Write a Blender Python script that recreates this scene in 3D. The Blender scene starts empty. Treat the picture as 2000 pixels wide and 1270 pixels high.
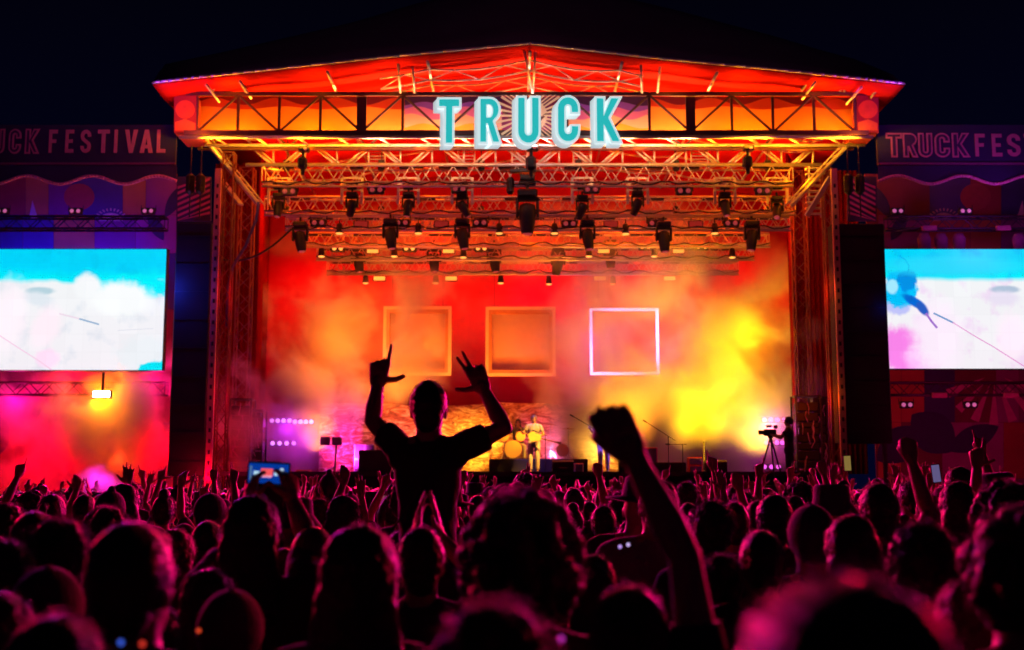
import bpy, math, random
import numpy as np
from mathutils import Vector, Matrix, noise
from mathutils.geometry import tessellate_polygon
random.seed(7)
R = math.radians
scene = bpy.context.scene
COL = scene.collection
# ------------------------------------------------------------------ camera
F_PX = 2385.0
PITCH = math.atan(322/F_PX)
CAM = Vector((0, 0, 1.75))
cd = bpy.data.cameras.new('camera'); cam = bpy.data.objects.new('camera', cd); COL.objects.link(cam)
cam.location = CAM; cam.rotation_euler = (R(90)+PITCH, 0, 0)
cd.sensor_width = 36; cd.lens = 36*F_PX/2000; cd.clip_start = .05; cd.clip_end = 600
cd.dof.use_dof = True; cd.dof.focus_distance = 11.0; cd.dof.aperture_fstop = 2.6
scene.camera = cam
def W(px, py, Y):
    """point of the place seen at a pixel of the 2000x1270 photograph, at distance Y in front of the camera"""
    c, s = math.cos(PITCH), math.sin(PITCH)
    u = 635-py
    dy = F_PX*c-u*s; dz = F_PX*s+u*c
    return Vector(((px-1000)*Y/dy, Y, CAM.z+dz*Y/dy))
# ------------------------------------------------------------------ world
wd = bpy.data.worlds.new('World'); scene.world = wd; wd.use_nodes = True
nt = wd.node_tree; bg = nt.nodes['Background']
tc = nt.nodes.new('ShaderNodeTexCoord'); sx = nt.nodes.new('ShaderNodeSeparateXYZ'); cr = nt.nodes.new('ShaderNodeValToRGB')
nt.links.new(tc.outputs['Generated'], sx.inputs[0]); nt.links.new(sx.outputs['Z'], cr.inputs[0]); nt.links.new(cr.outputs[0], bg.inputs[0])
cr.color_ramp.elements[0].position = 0.0; cr.color_ramp.elements[0].color = (.0008, .0012, .0125, 1)
cr.color_ramp.elements[1].position = 0.42; cr.color_ramp.elements[1].color = (.0006, .0005, .0022, 1)
bg.inputs[1].default_value = 1.0
# ------------------------------------------------------------------ render settings
scene.view_settings.view_transform = 'Standard'; scene.view_settings.look = 'None'
scene.view_settings.exposure = 0; scene.view_settings.gamma = 1
cy = scene.cycles
scene.render.engine = 'CYCLES'
cy.use_denoising = True
try: cy.denoiser = 'OPENIMAGEDENOISE'
except Exception: pass
cy.max_bounces = 5; cy.diffuse_bounces = 2; cy.glossy_bounces = 2; cy.transmission_bounces = 2; cy.volume_bounces = 1
cy.transparent_max_bounces = 8
cy.volume_step_rate = 1.0; cy.volume_max_steps = 96
cy.sample_clamp_indirect = 4; cy.use_adaptive_sampling = True; cy.adaptive_threshold = 0.02
cy.caustics_reflective = False; cy.caustics_refractive = False
# ------------------------------------------------------------------ lamps (stage lighting of the show, plus added lamps without a fixture)
def aim(o, target):
    d = Vector(target)-o.location
    o.rotation_euler = d.to_track_quat('-Z', 'Y').to_euler()
def spot(loc, target, power, color, deg=60, blend=.8, size=.15):
    l = bpy.data.lights.new('spot_lamp', 'SPOT'); l.energy = power; l.color = color
    l.spot_size = R(deg); l.spot_blend = blend; l.shadow_soft_size = size
    o = bpy.data.objects.new('spot_lamp', l); COL.objects.link(o); o.location = loc; aim(o, target); return o
def point(loc, power, color, size=.2):
    l = bpy.data.lights.new('point_lamp', 'POINT'); l.energy = power; l.color = color; l.shadow_soft_size = size
    o = bpy.data.objects.new('point_lamp', l); COL.objects.link(o); o.location = loc; return o
def area(loc, target, power, color, sx, sy):
    l = bpy.data.lights.new('banner_strip', 'AREA'); l.energy = power; l.color = color; l.shape = 'RECTANGLE'; l.size = sx; l.size_y = sy
    o = bpy.data.objects.new('banner_strip', l); COL.objects.link(o); o.location = loc; aim(o, target); return o
YH_B = 33.2; YB = 44.8       # backdrop distance
RED = (1, .012, .006); PINK = (1, .0, .16); YEL = (1, .50, .0); ORA = (1, .17, .004); MAG = (1, .0, .42); BLU = (.01, .02, 1); PUR = (.38, .03, 1)
# red wash on the backdrop
for px in (620, 840, 1060, 1280, 1480):
    spot(W(px, 440, 40.8), W(px, 690, YB), 1500, (1, .002, .002), 100, 1)
spot(W(1120, 900, 40.9), W(1110, 600, YB), 1900, (1, .0, .30), 44, 1)
# smoke lights: floods standing in front of the clouds
for px, py, tx, ty, pw, c in ((620, 880, 650, 600, 4200, (1, .19, .006)), (760, 880, 770, 640, 3200, (1, .22, .01)), (575, 640, 700, 680, 1500, (1, .16, .004)), (1015, 880, 1015, 690, 1500, (1, .18, .005)),
                              (1250, 900, 1240, 620, 7500, (1, .30, .01)), (1370, 900, 1370, 660, 5000, (1, .45, .0)), (1480, 880, 1460, 720, 3600, (1, .48, .0)), (1540, 640, 1400, 680, 2600, (1, .40, .0)), (1280, 480, 1290, 620, 900, (1, .25, .05))):
    spot(W(px, py, 37.7), W(tx, ty, 40.2), pw, c, 74, 1, .6)
# roof and trusses, lit from behind the lamps
for px in (600, 820, 1035, 1250, 1470):
    point(W(px, 400, 38.2), 190, (1, .06, .0), .3)
    point(W(px, 322, 36.9), 110, (1, .14, .0), .3)
    spot(W(px, 292, 34.3), W(px, 150, 34.0), 230, (1, .24, .0), 150, 1)
point(W(525, 335, 34.0), 30, (1, .30, .0), .2); point(W(1560, 335, 34.2), 30, (1, .32, .0), .2)  # added points to brighten the knee braces
for px, py in ((450, 188), (620, 186), (760, 184), (1035, 178), (1310, 184), (1450, 186), (1600, 188)): spot(W(px, py, 32.35), W(px, 60, 32.9), 42, (1, .27, .0), 150, 1, .08)  # added spots under the roof edge, only to brighten its tubes
# header banner, uplit by added area strips that have no fixture
for px in (470, 640, 1430, 1600):
    area(W(px, 284, YH_B), W(px, 200, YH_B+.5), 150, (1, .34, .008), 2.2, .08)
for px in (760, 880, 1190, 1310): area(W(px, 284, YH_B), W(px, 200, YH_B+.5), 130, (1, .40, .14), 1.5, .08)
area(W(1035, 284, YH_B), W(1035, 200, YH_B+.5), 100, (1, .6, .5), 1.5, .08)
# roof tips
point(W(318, 178, 31.8), 14, (.35, .04, 1), .1); point(W(1748, 182, 31.8), 16, (.45, .04, 1), .1)
point(W(400, 170, 32.2), 5, (1, .01, .35), .1); point(W(1655, 170, 32.2), 5, (1, .01, .35), .1)
# towers / sides
point(W(470, 560, 33.8), 20, (1, .005, .02), .2); point(W(470, 780, 33.6), 26, (1, .0, .08), .2)
point(W(1595, 560, 34.2), 30, (1, .03, .002), .2); point(W(1595, 780, 34.2), 40, (1, .06, .002), .2)
point(W(530, 330, 35.6), 90, (1, .12, .002), .2); point(W(1560, 330, 35.6), 120, (1, .16, .002), .2)
# crowd backlight from the stage
CROWD = [(-8.6, 33.3, 6.2, (1, .0, .20), 17000), (-3.5, 34.1, 6.4, (1, .002, .07), 12000), (3.8, 34.1, 6.4, (1, .0, .16), 12000), (9.4, 33.3, 6.2, (1, .0, .08), 16000),
         (-7.6, 33.2, 9.2, (1, .0, .35), 4000), (7.4, 33.4, 4.6, (1, .0, .3), 9000), (-13.5, 33.2, 10.8, (.7, .01, .8), 7000), (13.5, 33, 4.6, (.9, .0, .5), 10000), (-17, 31, 5.5, (1, .0, .10), 12000), (18, 31, 5.5, (1, .0, .08), 12000)]
for x, y, z, c, p in CROWD: spot((x, y, z), (x*.15, 8, 1.6), p*1.05, (c[0], c[1], c[2]*.72),  75, .9, .35)
# wings: added lamps without fixtures brighten the lettering and printed walls
spot((-12.2, 27.5, 14.5), W(150, 290, 33.8), 170, (.55, .08, .5), 55, 1); spot((13.2, 27.5, 14.5), W(1880, 290, 33.8), 190, (.7, .10, .7), 55, 1)
for q_ in (-15, -13.4, -11.8): spot((q_, 35.3, 8.5), (q_, 36.6, 8.8), 170, (.0, .015, 1), 160, 1, .3)  # added blue spots for the glow above the left screen
spot((13.5, 31.5, 8.8), W(1860, 400, 36.6), 170, (.5, .04, .8), 110, 1, .3)
spot((12.8, 31.0, 1.4), W(1860, 800, 36.6), 480, (1, .0, .22), 110, 1, .3)
point(W(324, 560, 32.9), 55, (.02, .05, 1), .1); point(W(1731, 600, 33.1), 1.5, (.02, .05, 1), .1)  # added blue points standing in for spill from the screens
# smoke below the left screen
point(W(198, 776, 33.55), 300, (1, .20, .0), .12); point(W(230, 900, 33.4), 40, (1, .05, .005), .3)
point(W(30, 780, 34.6), 150, (1, .0, .24), .4); point(W(318, 745, 34.5), 110, (1, .0, .20), .4)
point(W(80, 900, 34.4), 260, (1, .0, .01), .5); point(W(330, 880, 34.4), 300, (1, .0, .004), .4); point(W(400, 930, 33.0), 60, (1, .0, .03), .3)
point(W(130, 750, 34.8), 160, (1, .0, .03), .4)
# added spot behind the camera that lifts the dark roof canopy
spot((-2, -9, 6.5), (0, 32, 14.6), 2800, (.5, .12, .38), 28, .3, .5)
# performers
spot(W(980, 520, 36.0), W(1050, 860, 38), 3500, (.35, .10, 1), 18, .8); spot(W(1180, 560, 34.3), W(1043, 870, 37.2), 9000, (1, .42, .05), 14, .8); spot(W(1250, 500, 35), W(1030, 860, 39), 5000, (1, .45, .03), 16, .8)
spot(W(1180, 500, 34.0), W(1178, 880, 36), 14000, (.25, .08, 1), 14, .8)
spot(W(690, 905, 38.4), W(690, 850, 40.6), 1300, (1, .04, .6), 80, 1); spot(W(800, 905, 38.6), W(800, 850, 40.6), 900, (1, .22, .12), 80, 1); spot(W(920, 905, 38.6), W(920, 850, 40.6), 1200, (1, .45, .03), 80, 1)
spot(W(1080, 895, 39.0), W(1080, 850, 40.6), 800, (1, .14, .35), 80, 1); spot(W(1180, 905, 38.6), W(1180, 850, 40.6), 1200, (1, .45, .05), 80, 1)
point(W(560, 835, 37.6), 45, (.7, .03, 1), .2); point(W(600, 860, 37.8), 30, (.8, .02, 1), .2); point(W(1505, 835, 38.0), 70, (1, .03, .7), .2)

# ================================================================== mesh helpers
class MB:
    def __init__(s): s.v = []; s.f = []; s.m = []
    def add(s, vs, fs, mi=0):
        o = len(s.v); s.v += [tuple(p) for p in vs]; s.f += [tuple(i+o for i in f) for f in fs]; s.m += [mi]*len(fs)
    def box(s, c, d, mi=0, rot=None):
        c = Vector(c); hx, hy, hz = d[0]/2, d[1]/2, d[2]/2
        vs = [Vector((x, y, z)) for x in (-hx, hx) for y in (-hy, hy) for z in (-hz, hz)]
        if rot is not None: vs = [rot@v for v in vs]
        s.add([c+v for v in vs], [(0, 1, 3, 2), (4, 6, 7, 5), (0, 4, 5, 1), (2, 3, 7, 6), (0, 2, 6, 4), (1, 5, 7, 3)], mi)
    def bevbox(s, c, d, b=.02, mi=0, rot=None):
        c = Vector(c); h = [q/2 for q in d]; vs = []; idx = {}
        for sx_ in (-1, 1):
            for sy_ in (-1, 1):
                for sz_ in (-1, 1):
                    for ax in range(3):
                        p = [sx_*(h[0]-b), sy_*(h[1]-b), sz_*(h[2]-b)]; p[ax] = (sx_, sy_, sz_)[ax]*h[ax]
                        idx[(sx_, sy_, sz_, ax)] = len(vs); vs.append(Vector(p))
        fs = []
        S = (-1, 1)
        for ax in range(3):
            o1, o2 = [a for a in range(3) if a != ax]
            for g in S:
                q = []
                for a, b2 in ((-1, -1), (1, -1), (1, 1), (-1, 1)):
                    t = [0, 0, 0]; t[ax] = g; t[o1] = a; t[o2] = b2; q.append(idx[(t[0], t[1], t[2], ax)])
                fs.append(q)
            for a in S:
                for b2 in S:
                    t1 = [0, 0, 0]; t1[o1] = a; t1[o2] = b2; t1[ax] = -1; t2 = list(t1); t2[ax] = 1
                    fs.append((idx[(*t1, o1)], idx[(*t2, o1)], idx[(*t2, o2)], idx[(*t1, o2)]))
        for a in S:
            for b2 in S:
                for c2 in S: fs.append((idx[(a, b2, c2, 0)], idx[(a, b2, c2, 1)], idx[(a, b2, c2, 2)]))
        if rot is not None: vs = [rot@v for v in vs]
        s.add([c+v for v in vs], fs, mi)
    def tube(s, p0, p1, r0, r1=None, n=8, mi=0, caps=True):
        p0, p1 = Vector(p0), Vector(p1); r1 = r0 if r1 is None else r1
        d = p1-p0
        if d.length < 1e-6: return
        d.normalize(); a = d.orthogonal().normalized(); b = d.cross(a)
        vs = []
        for p, r in ((p0, r0), (p1, r1)):
            for k in range(n):
                t = 2*math.pi*k/n; vs.append(p+a*math.cos(t)*r+b*math.sin(t)*r)
        fs = [(k, (k+1) % n, n+(k+1) % n, n+k) for k in range(n)]
        if caps: fs += [tuple(reversed(range(n))), tuple(range(n, 2*n))]
        s.add(vs, fs, mi)
    def path(s, pts, r, n=6, mi=0):
        for a, b in zip(pts[:-1], pts[1:]): s.tube(a, b, r, r, n, mi)
    def ball(s, c, r, nu=12, nv=8, mi=0, rot=None):
        c = Vector(c); r = (r, r, r) if not hasattr(r, '__len__') else r
        vs = [Vector((0, 0, -r[2]))]
        for j in range(1, nv):
            ph = -math.pi/2+math.pi*j/nv
            for i in range(nu):
                t = 2*math.pi*i/nu; vs.append(Vector((r[0]*math.cos(ph)*math.cos(t), r[1]*math.cos(ph)*math.sin(t), r[2]*math.sin(ph))))
        vs.append(Vector((0, 0, r[2])))
        fs = [(0, 1+(i+1) % nu, 1+i) for i in range(nu)]
        for j in range(nv-2):
            for i in range(nu):
                a = 1+j*nu+i; b = 1+j*nu+(i+1) % nu; fs.append((a, b, b+nu, a+nu))
        t = len(vs)-1; o = 1+(nv-2)*nu
        fs += [(o+i, o+(i+1) % nu, t) for i in range(nu)]
        if rot is not None: vs = [rot@v for v in vs]
        s.add([c+v for v in vs], fs, mi)
    def cap(s, p0, p1, r0, r1, n=12):       # tapered capsule
        s.tube(p0, p1, r0, r1, n); s.ball(p0, r0, n, 8); s.ball(p1, r1, n, 8)
    def loft(s, rings, n=20, mi=0, caps=True):
        """rings of (centre, rx, ry)"""
        vs = []
        for c, rx, ry in rings:
            for k in range(n):
                t = 2*math.pi*k/n; vs.append(Vector(c)+Vector((rx*math.cos(t), ry*math.sin(t), 0)))
        fs = []
        for j in range(len(rings)-1):
            for k in range(n):
                a = j*n+k; b = j*n+(k+1) % n; fs.append((a, b, b+n, a+n))
        if caps: fs += [tuple(reversed(range(n))), tuple(range((len(rings)-1)*n, len(rings)*n))]
        s.add(vs, fs, mi)
    def prism(s, loops, y0, y1, mi=0, mi_side=None):
        """loops: outline (+ holes) in x,z ; extruded from y0 (front) to y1"""
        mi_side = mi if mi_side is None else mi_side
        L3 = [[Vector((p[0], p[1], 0)) for p in l] for l in loops]
        tri = tessellate_polygon(L3); flat = [p for l in loops for p in l]; n = len(flat)
        s.add([(p[0], y0, p[1]) for p in flat], [tuple(t) for t in tri], mi)
        s.add([(p[0], y1, p[1]) for p in flat], [tuple(reversed(t)) for t in tri], mi_side)
        for l in loops:
            k = len(l); s.add([(p[0], y0, p[1]) for p in l]+[(p[0], y1, p[1]) for p in l], [(i, (i+1) % k, k+(i+1) % k, k+i) for i in range(k)], mi_side)
    def lathe(s, prof, c, n=20, mi=0, axis='Z', rot=None):
        c = Vector(c); vs = []
        for r, h in prof:
            for k in range(n):
                t = 2*math.pi*k/n
                v = Vector((r*math.cos(t), r*math.sin(t), h))
                if axis == 'Y': v = Vector((v.x, h, v.y))
                if rot is not None: v = rot@v
                vs.append(c+v)
        fs = []
        for j in range(len(prof)-1):
            for k in range(n):
                a = j*n+k; b = j*n+(k+1) % n; fs.append((a, b, b+n, a+n))
        fs += [tuple(reversed(range(n))), tuple(range((len(prof)-1)*n, len(prof)*n))]
        s.add(vs, fs, mi)
    def mesh(s, name, mats=(), smooth=False):
        me = bpy.data.meshes.new(name); me.from_pydata(s.v, [], s.f); 
        for m in mats: me.materials.append(m)
        for p, mi in zip(me.polygons, s.m):
            p.material_index = mi; p.use_smooth = smooth
        me.update(); return me
    def build(s, name, mats, parent=None, smooth=False, loc=None):
        if not isinstance(mats, (list, tuple)): mats = (mats,)
        o = bpy.data.objects.new(name, s.mesh(name, mats, smooth)); COL.objects.link(o)
        if parent is not None: o.parent = parent
        if loc is not None: o.location = loc
        return o
def tag(o, label=None, cat=None, group=None, kind=None):
    if label: o['label'] = label
    if cat: o['category'] = cat
    if group: o['group'] = group
    if kind: o['kind'] = kind
    return o
def empty(name, loc, label, cat, group=None, rz=0):
    o = bpy.data.objects.new(name, None); COL.objects.link(o); o.location = loc; o.rotation_euler = (0, 0, rz); o.empty_display_size = .2
    return tag(o, label, cat, group)
def sub(mb, loc):     # shift a builder written in world space into local space
    l = Vector(loc); mb.v = [(v[0]-l.x, v[1]-l.y, v[2]-l.z) for v in mb.v]; return mb
def copy_tree(o, parent=None):
    c = o.copy(); COL.objects.link(c)
    if parent is not None: c.parent = parent
    for ch in list(o.children): copy_tree(ch, c)
    return c
# ------------------------------------------------------------------ materials
MAT = {}
def mat(name, color, rough=.6, metal=0., var=.25, scale=6., bump=.0, emit=None, est=1., sheen=0., trans=0., bscale=None, spec=.5):
    if name in MAT: return MAT[name]
    m = bpy.data.materials.new(name); m.use_nodes = True; n = m.node_tree; b = n.nodes['Principled BSDF']
    tc = n.nodes.new('ShaderNodeTexCoord'); nz = n.nodes.new('ShaderNodeTexNoise'); nz.inputs['Scale'].default_value = scale; nz.inputs['Detail'].default_value = 5
    n.links.new(tc.outputs['Object'], nz.inputs['Vector'])
    mx = n.nodes.new('ShaderNodeMix'); mx.data_type = 'RGBA'
    mx.inputs[6].default_value = (*[c*(1-var) for c in color], 1); mx.inputs[7].default_value = (*[min(1, c*(1+var)) for c in color], 1)
    n.links.new(nz.outputs['Fac'], mx.inputs[0]); n.links.new(mx.outputs[2], b.inputs['Base Color'])
    b.inputs['Roughness'].default_value = rough; b.inputs['Metallic'].default_value = metal
    b.inputs['Specular IOR Level'].default_value = spec
    if bump:
        bp = n.nodes.new('ShaderNodeBump'); bp.inputs['Strength'].default_value = bump; bp.inputs['Distance'].default_value = .02
        n2 = n.nodes.new('ShaderNodeTexNoise'); n2.inputs['Scale'].default_value = bscale or scale*4; n2.inputs['Detail'].default_value = 4
        n.links.new(tc.outputs['Object'], n2.inputs['Vector']); n.links.new(n2.outputs['Fac'], bp.inputs['Height']); n.links.new(bp.outputs[0], b.inputs['Normal'])
    if sheen:
        b.inputs['Sheen Weight'].default_value = sheen; b.inputs['Sheen Roughness'].default_value = .35
    if emit:
        b.inputs['Emission Color'].default_value = (*emit, 1); b.inputs['Emission Strength'].default_value = est
    if trans:
        out = n.nodes['Material Output']; tr = n.nodes.new('ShaderNodeBsdfTranslucent'); ms = n.nodes.new('ShaderNodeMixShader'); ms.inputs[0].default_value = trans
        n.links.new(mx.outputs[2], tr.inputs[0]); n.links.new(b.outputs[0], ms.inputs[1]); n.links.new(tr.outputs[0], ms.inputs[2]); n.links.new(ms.outputs[0], out.inputs[0])
    MAT[name] = m; return m
alu = mat('aluminium', (.62, .60, .58), .38, .55, .2, 3)
towerp = mat('tower_paint', (.22, .07, .07), .5, .2, .3, 3)
alud = mat('dark_steel', (.035, .03, .035), .5, .3)
blk = mat('black_paint', (.012, .011, .013), .5, .0, .3, 8, .2)
blkfab = mat('black_scrim', (.022, .02, .024), .9, 0, .35, 1.2, .3)
lining = mat('roof_lining', (.60, .018, .010), .75, 0, .35, .5, .5, bscale=1.1, spec=0)  # red of the stage light is put into the cloth colour
canopy = mat('roof_canopy', (.16, .11, .14), .75, 0, .4, .5, .6, bscale=.8)
drape = mat('stage_drape', (.20, .008, .010), .9, 0, .35, .8, .6, bscale=2.5, spec=0)
deckm = mat('stage_deck', (.03, .03, .03), .45)
lens_dim = mat('lamp_lens', (.25, .12, .12), .15, 0, .1, 6, emit=(1, .10, .12), est=.25)  # lens with a faint red glow of its own
lens_pink = mat('lamp_lens_pink', (.5, .2, .4), .2, 0, .1, 6, emit=(1, .22, .6), est=.42)
lens_warm = mat('lamp_lens_warm', (.8, .5, .2), .2, 0, .1, 6, emit=(1, .42, .08), est=1.3)
lens_white = mat('lamp_lens_white', (1, 1, 1), .2, 0, .02, 6, emit=(1, .9, .8), est=6)
lens_purple = mat('lamp_lens_purple', (.8, .6, 1), .2, 0, .02, 6, emit=(.62, .28, 1), est=2.2)
# ================================================================== ground
g = MB(); g.add([(-150, -60, 0), (150, -60, 0), (150, 240, 0), (-150, 240, 0)], [(0, 1, 2, 3)])
tag(g.build('ground', mat('trodden_grass', (.05, .05, .03), .95, 0, .5, .8, .8)), kind='structure')
# ================================================================== platform
xL, xR = W(430, 900, 34).x, W(1640, 900, 34).x
ZD = 2.25
pf = empty('stage_platform', ((xL+xR)/2, 34, 0), 'black raised stage platform running across behind the crowd', 'stage')
m = MB(); m.box(((xL+xR)/2, 39.9, ZD-.06), (xR-xL, 11.8, .12)); sub(m, pf.location).build('deck', deckm, pf)
m = MB(); m.box(((xL+xR)/2, 34.06, (ZD-.12)/2), (xR-xL-.1, .05, ZD-.122))
for i in range(14): m.box((xL+.7+i*(xR-xL-1.4)/13, 34.025, (ZD-.12)/2), (.04, .02, ZD-.14))
sub(m, pf.location).build('front_skirt', blkfab, pf)
# ================================================================== truss generator
def truss_mb(mb, p0, p1, s=.3, r=.025, rl=.012, pitch=None, up=Vector((0, 0, 1)), depth=None, n=6):
    p0, p1 = Vector(p0), Vector(p1); d = (p1-p0); L = d.length; d.normalize()
    a = (up-d*up.dot(d)).normalized(); b = d.cross(a); dp = depth or s
    cs = [a*s/2+b*dp/2, a*s/2-b*dp/2, -a*s/2-b*dp/2, -a*s/2+b*dp/2]
    for c in cs: mb.tube(p0+c, p1+c, r, r, n)
    k = max(2, round(L/(pitch or s)))
    for q in range(4):
        c0, c1 = cs[q], cs[(q+1) % 4]
        for i in range(k):
            t0, t1 = L*i/k, L*(i+1)/k
            A, B = (c0, c1) if i % 2 else (c1, c0)
            mb.tube(p0+d*t0+A, p0+d*t1+B, rl, rl, 4, caps=False)
        for i in (0, k): mb.tube(p0+d*L*i/k+c0, p0+d*L*i/k+c1, rl, rl, 4, caps=False)
    return mb
# ================================================================== roof
YL = 32.0
tipL, apex, tipR = W(297, 161, YL), W(1035, 84, YL), W(1768, 163, YL)
lip = [tipL, W(390, 150, YL), W(520, 136, YL), W(780, 108, YL), apex, W(1290, 114, YL), W(1540, 138, YL), W(1680, 153, YL), tipR]
crestpx = [(322, 126), (400, 108), (520, 84), (700, 40), (1035, -52), (1380, 36), (1560, 84), (1670, 116), (1745, 148)]
crest = [W(a, b, 34.6) for a, b in crestpx]
rf = empty('stage_roof', (apex.x, 33, 0), 'dark peaked fabric roof over the stage with a glowing red underside', 'stage roof')
def resample(P, n):
    out = []
    for i in range(n+1):
        t = i/n*(len(P)-1); k = min(int(t), len(P)-2); out.append(P[k].lerp(P[k+1], t-k))
    return out
A = resample(lip, 48); B = resample(crest, 48)
m = MB(); rows = []
for j in range(7):
    t = j/6
    row = []
    for i, (a, b) in enumerate(zip(A, B)):
        p = a.lerp(b, t); p.z += math.sin(math.pi*t)*.25*math.sin(math.pi*i/48)+.05*noise.noise(Vector((p.x*.5, t*3, 1)))
        row.append(p)
    rows.append(row)
rows.append([Vector((b.x*.98, 46.2, b.z-.3)) for b in B])
vs = [p for r_ in rows for p in r_]; n = 49
m.add(vs, [(j*n+i, j*n+i+1, (j+1)*n+i+1, (j+1)*n+i) for j in range(len(rows)-1) for i in range(48)])
cn = sub(m, rf.location).build('canopy', canopy, rf, smooth=True)
mo = cn.modifiers.new('t', 'SOLIDIFY'); mo.thickness = .03
m = MB(); m.path(A, .045, 8); sub(m, rf.location).build('edge_tube', alu, rf, smooth=True)
# lining, sagging between purlins
purx = [300, 405, 470, 640, 835, 1035, 1215, 1400, 1590, 1680, 1765]
m = MB(); NY = 14; NX = 60; vs = []
for j in range(NY+1):
    y = YL+.06+j*(45.8-YL)/NY
    for i in range(NX+1):
        k = i/NX*(len(A)-1); q = min(int(k), len(A)-2); p = A[q].lerp(A[q+1], k-q)
        sag = .20*abs(math.sin(math.pi*(j/NY)*6))*(.6+.4*math.sin(i*.8))
        vs.append(Vector((p.x, y, p.z-.05-sag*.5)))
m.add(vs, [(j*(NX+1)+i, (j+1)*(NX+1)+i, (j+1)*(NX+1)+i+1, j*(NX+1)+i+1) for j in range(NY) for i in range(NX)])
ln = sub(m, rf.location).build('lining', lining, rf, smooth=True)
ln.modifiers.new('t', 'SOLIDIFY').thickness = .01
def lipz(x):
    for a, b in zip(lip[:-1], lip[1:]):
        if a.x <= x <= b.x: return a.z+(b.z-a.z)*(x-a.x)/(b.x-a.x)
    return tipL.z
for px in purx[1:-1]:
    x = W(px, 110, YL).x; z = lipz(x)-.25
    m = MB(); m.tube((x, YL, z), (x, 45.7, z), .04, n=8); sub(m, rf.location).build('purlin', alu, rf, smooth=True)
for y in (32.62, 33.9, 36.0, 38.2, 40.4, 42.6):
    m = MB()
    xs = [W(px, 110, YL).x for px in purx[1:-1]]
    P = []
    for a, b in zip(xs[:-1], xs[1:]):
        for t in (0, .25, .5, .75):
            x = a+(b-a)*t; P.append(Vector((x, y, lipz(x)-.26-.12*math.sin(math.pi*t))))
    P.append(Vector((xs[-1], y, lipz(xs[-1])-.26)))
    if y < 33: P = [p_ for p_ in P if p_.z-.24 > W(1028, 180, 33.0).z]
    m.path(P, .032, 6)
    if y < 37: P2 = [p_+Vector((0, .25, -.22)) for p_ in P]; m.path(P2, .028, 6); [m.tube((P if i % 2 else P2)[i], (P2 if i % 2 else P)[i+1], .018, n=4) for i in range(len(P)-1)]
    sub(m, rf.location).build('rafter', alu, rf, smooth=True)
# struts from header truss up to the lip
for a, b in (((1040, 183), (1024, 100)), ((1041, 183), (1046, 92)), ((782, 182), (776, 112)), ((810, 182), (806, 132)), ((1254, 182), (1252, 128)), ((1284, 182), (1291, 116)),
             ((480, 180), (464, 141)), ((405, 175), (395, 152)), ((415, 178), (436, 148)), ((1650, 178), (1632, 150)), ((1640, 178), (1660, 152)), ((1565, 178), (1590, 144)), ((345, 183), (330, 162)), ((1700, 192), (1722, 164))):
    m = MB(); m.tube(W(*a, 32.9), W(*b, 32.4), .035, n=8); sub(m, rf.location).build('strut', alu, rf, smooth=True)
# small lamp box under the roof edge
w0 = W(1504, 142, 32.5)
m = MB(); m.bevbox((0, 0, 0), (.46, .25, .16), .02); tag(m.build('roof_floodlight', blk, loc=w0), 'small black floodlight hanging under the right slope of the roof edge', 'floodlight')
# ================================================================== header truss
YH = 33.0
ht = empty('header_truss', W(1028, 262, YH), 'long dark box truss with diagonal bracing across the front of the stage roof', 'truss')
steel = mat('header_steel', (.10, .045, .05), .5, .2, .3)
for y in (YH, YH+1.5):
    for pyy, dd_ in ((184, .10), (260, .13)):
        m = MB(); m.box((W(1028, pyy, YH).x, y, W(1028, pyy, YH).z), (19.05, dd_, dd_)); sub(m, ht.location).build('chord', steel, ht)
zt, zb = W(1028, 186, YH).z, W(1028, 258, YH).z
m = MB(); m2 = MB()
for k in range(17):
    x = W(385+80.3*k, 220, YH).x
    w = .26 if k in (4, 12) else .07
    m.box((x, YH, (zt+zb)/2), (w, .07, zt-zb-.1))
    if k < 16:
        x1 = W(385+80.3*(k+1), 220, YH).x
        a, b = ((x, zb), (x1, zt)) if k % 2 == 0 else ((x, zt), (x1, zb))
        for y, mm in ((YH+.005, m), (YH+1.5, m2)): mm.tube((a[0], y, a[1]), (b[0], y, b[1]), .035, n=6)
sub(m, ht.location).build('front_bracing', steel, ht); sub(m2, ht.location).build('rear_bracing', steel, ht)
# ================================================================== printed banner behind it
bn_l = W(1028, 227, YH+.45)
bn = empty('header_banner', bn_l, 'orange printed banner with red and purple waves lit up behind the front truss', 'banner')
def cloth(name, c, tr=.6, var=.12): return mat(name, c, .8, 0, var, 1.5, trans=tr)
YBn = YH+.45
def px2(pts, Y): return [(W(a, b, Y).x, W(a, b, Y).z) for a, b in pts]
def sheet(mb, pts, Y, th=.003, mi=0): mb.prism([px2(pts, Y)], Y, Y+th, mi)
m = MB(); sheet(m, [(385, 190), (1672, 190), (1672, 256), (385, 256)], YBn); sub(m, bn_l).build('fabric', cloth('banner_orange', (.95, .42, .06)), bn)
def wave(x0, x1, ytop, ybase, amp, per, ph, n=90):
    top = [(x0, ytop), (x1, ytop)]
    low = [(x1+(x0-x1)*i/n, ybase+amp*math.sin(2*math.pi*(x1+(x0-x1)*i/n)/per+ph)) for i in range(n+1)]
    return [(a, b) for a, b in top]+low
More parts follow.
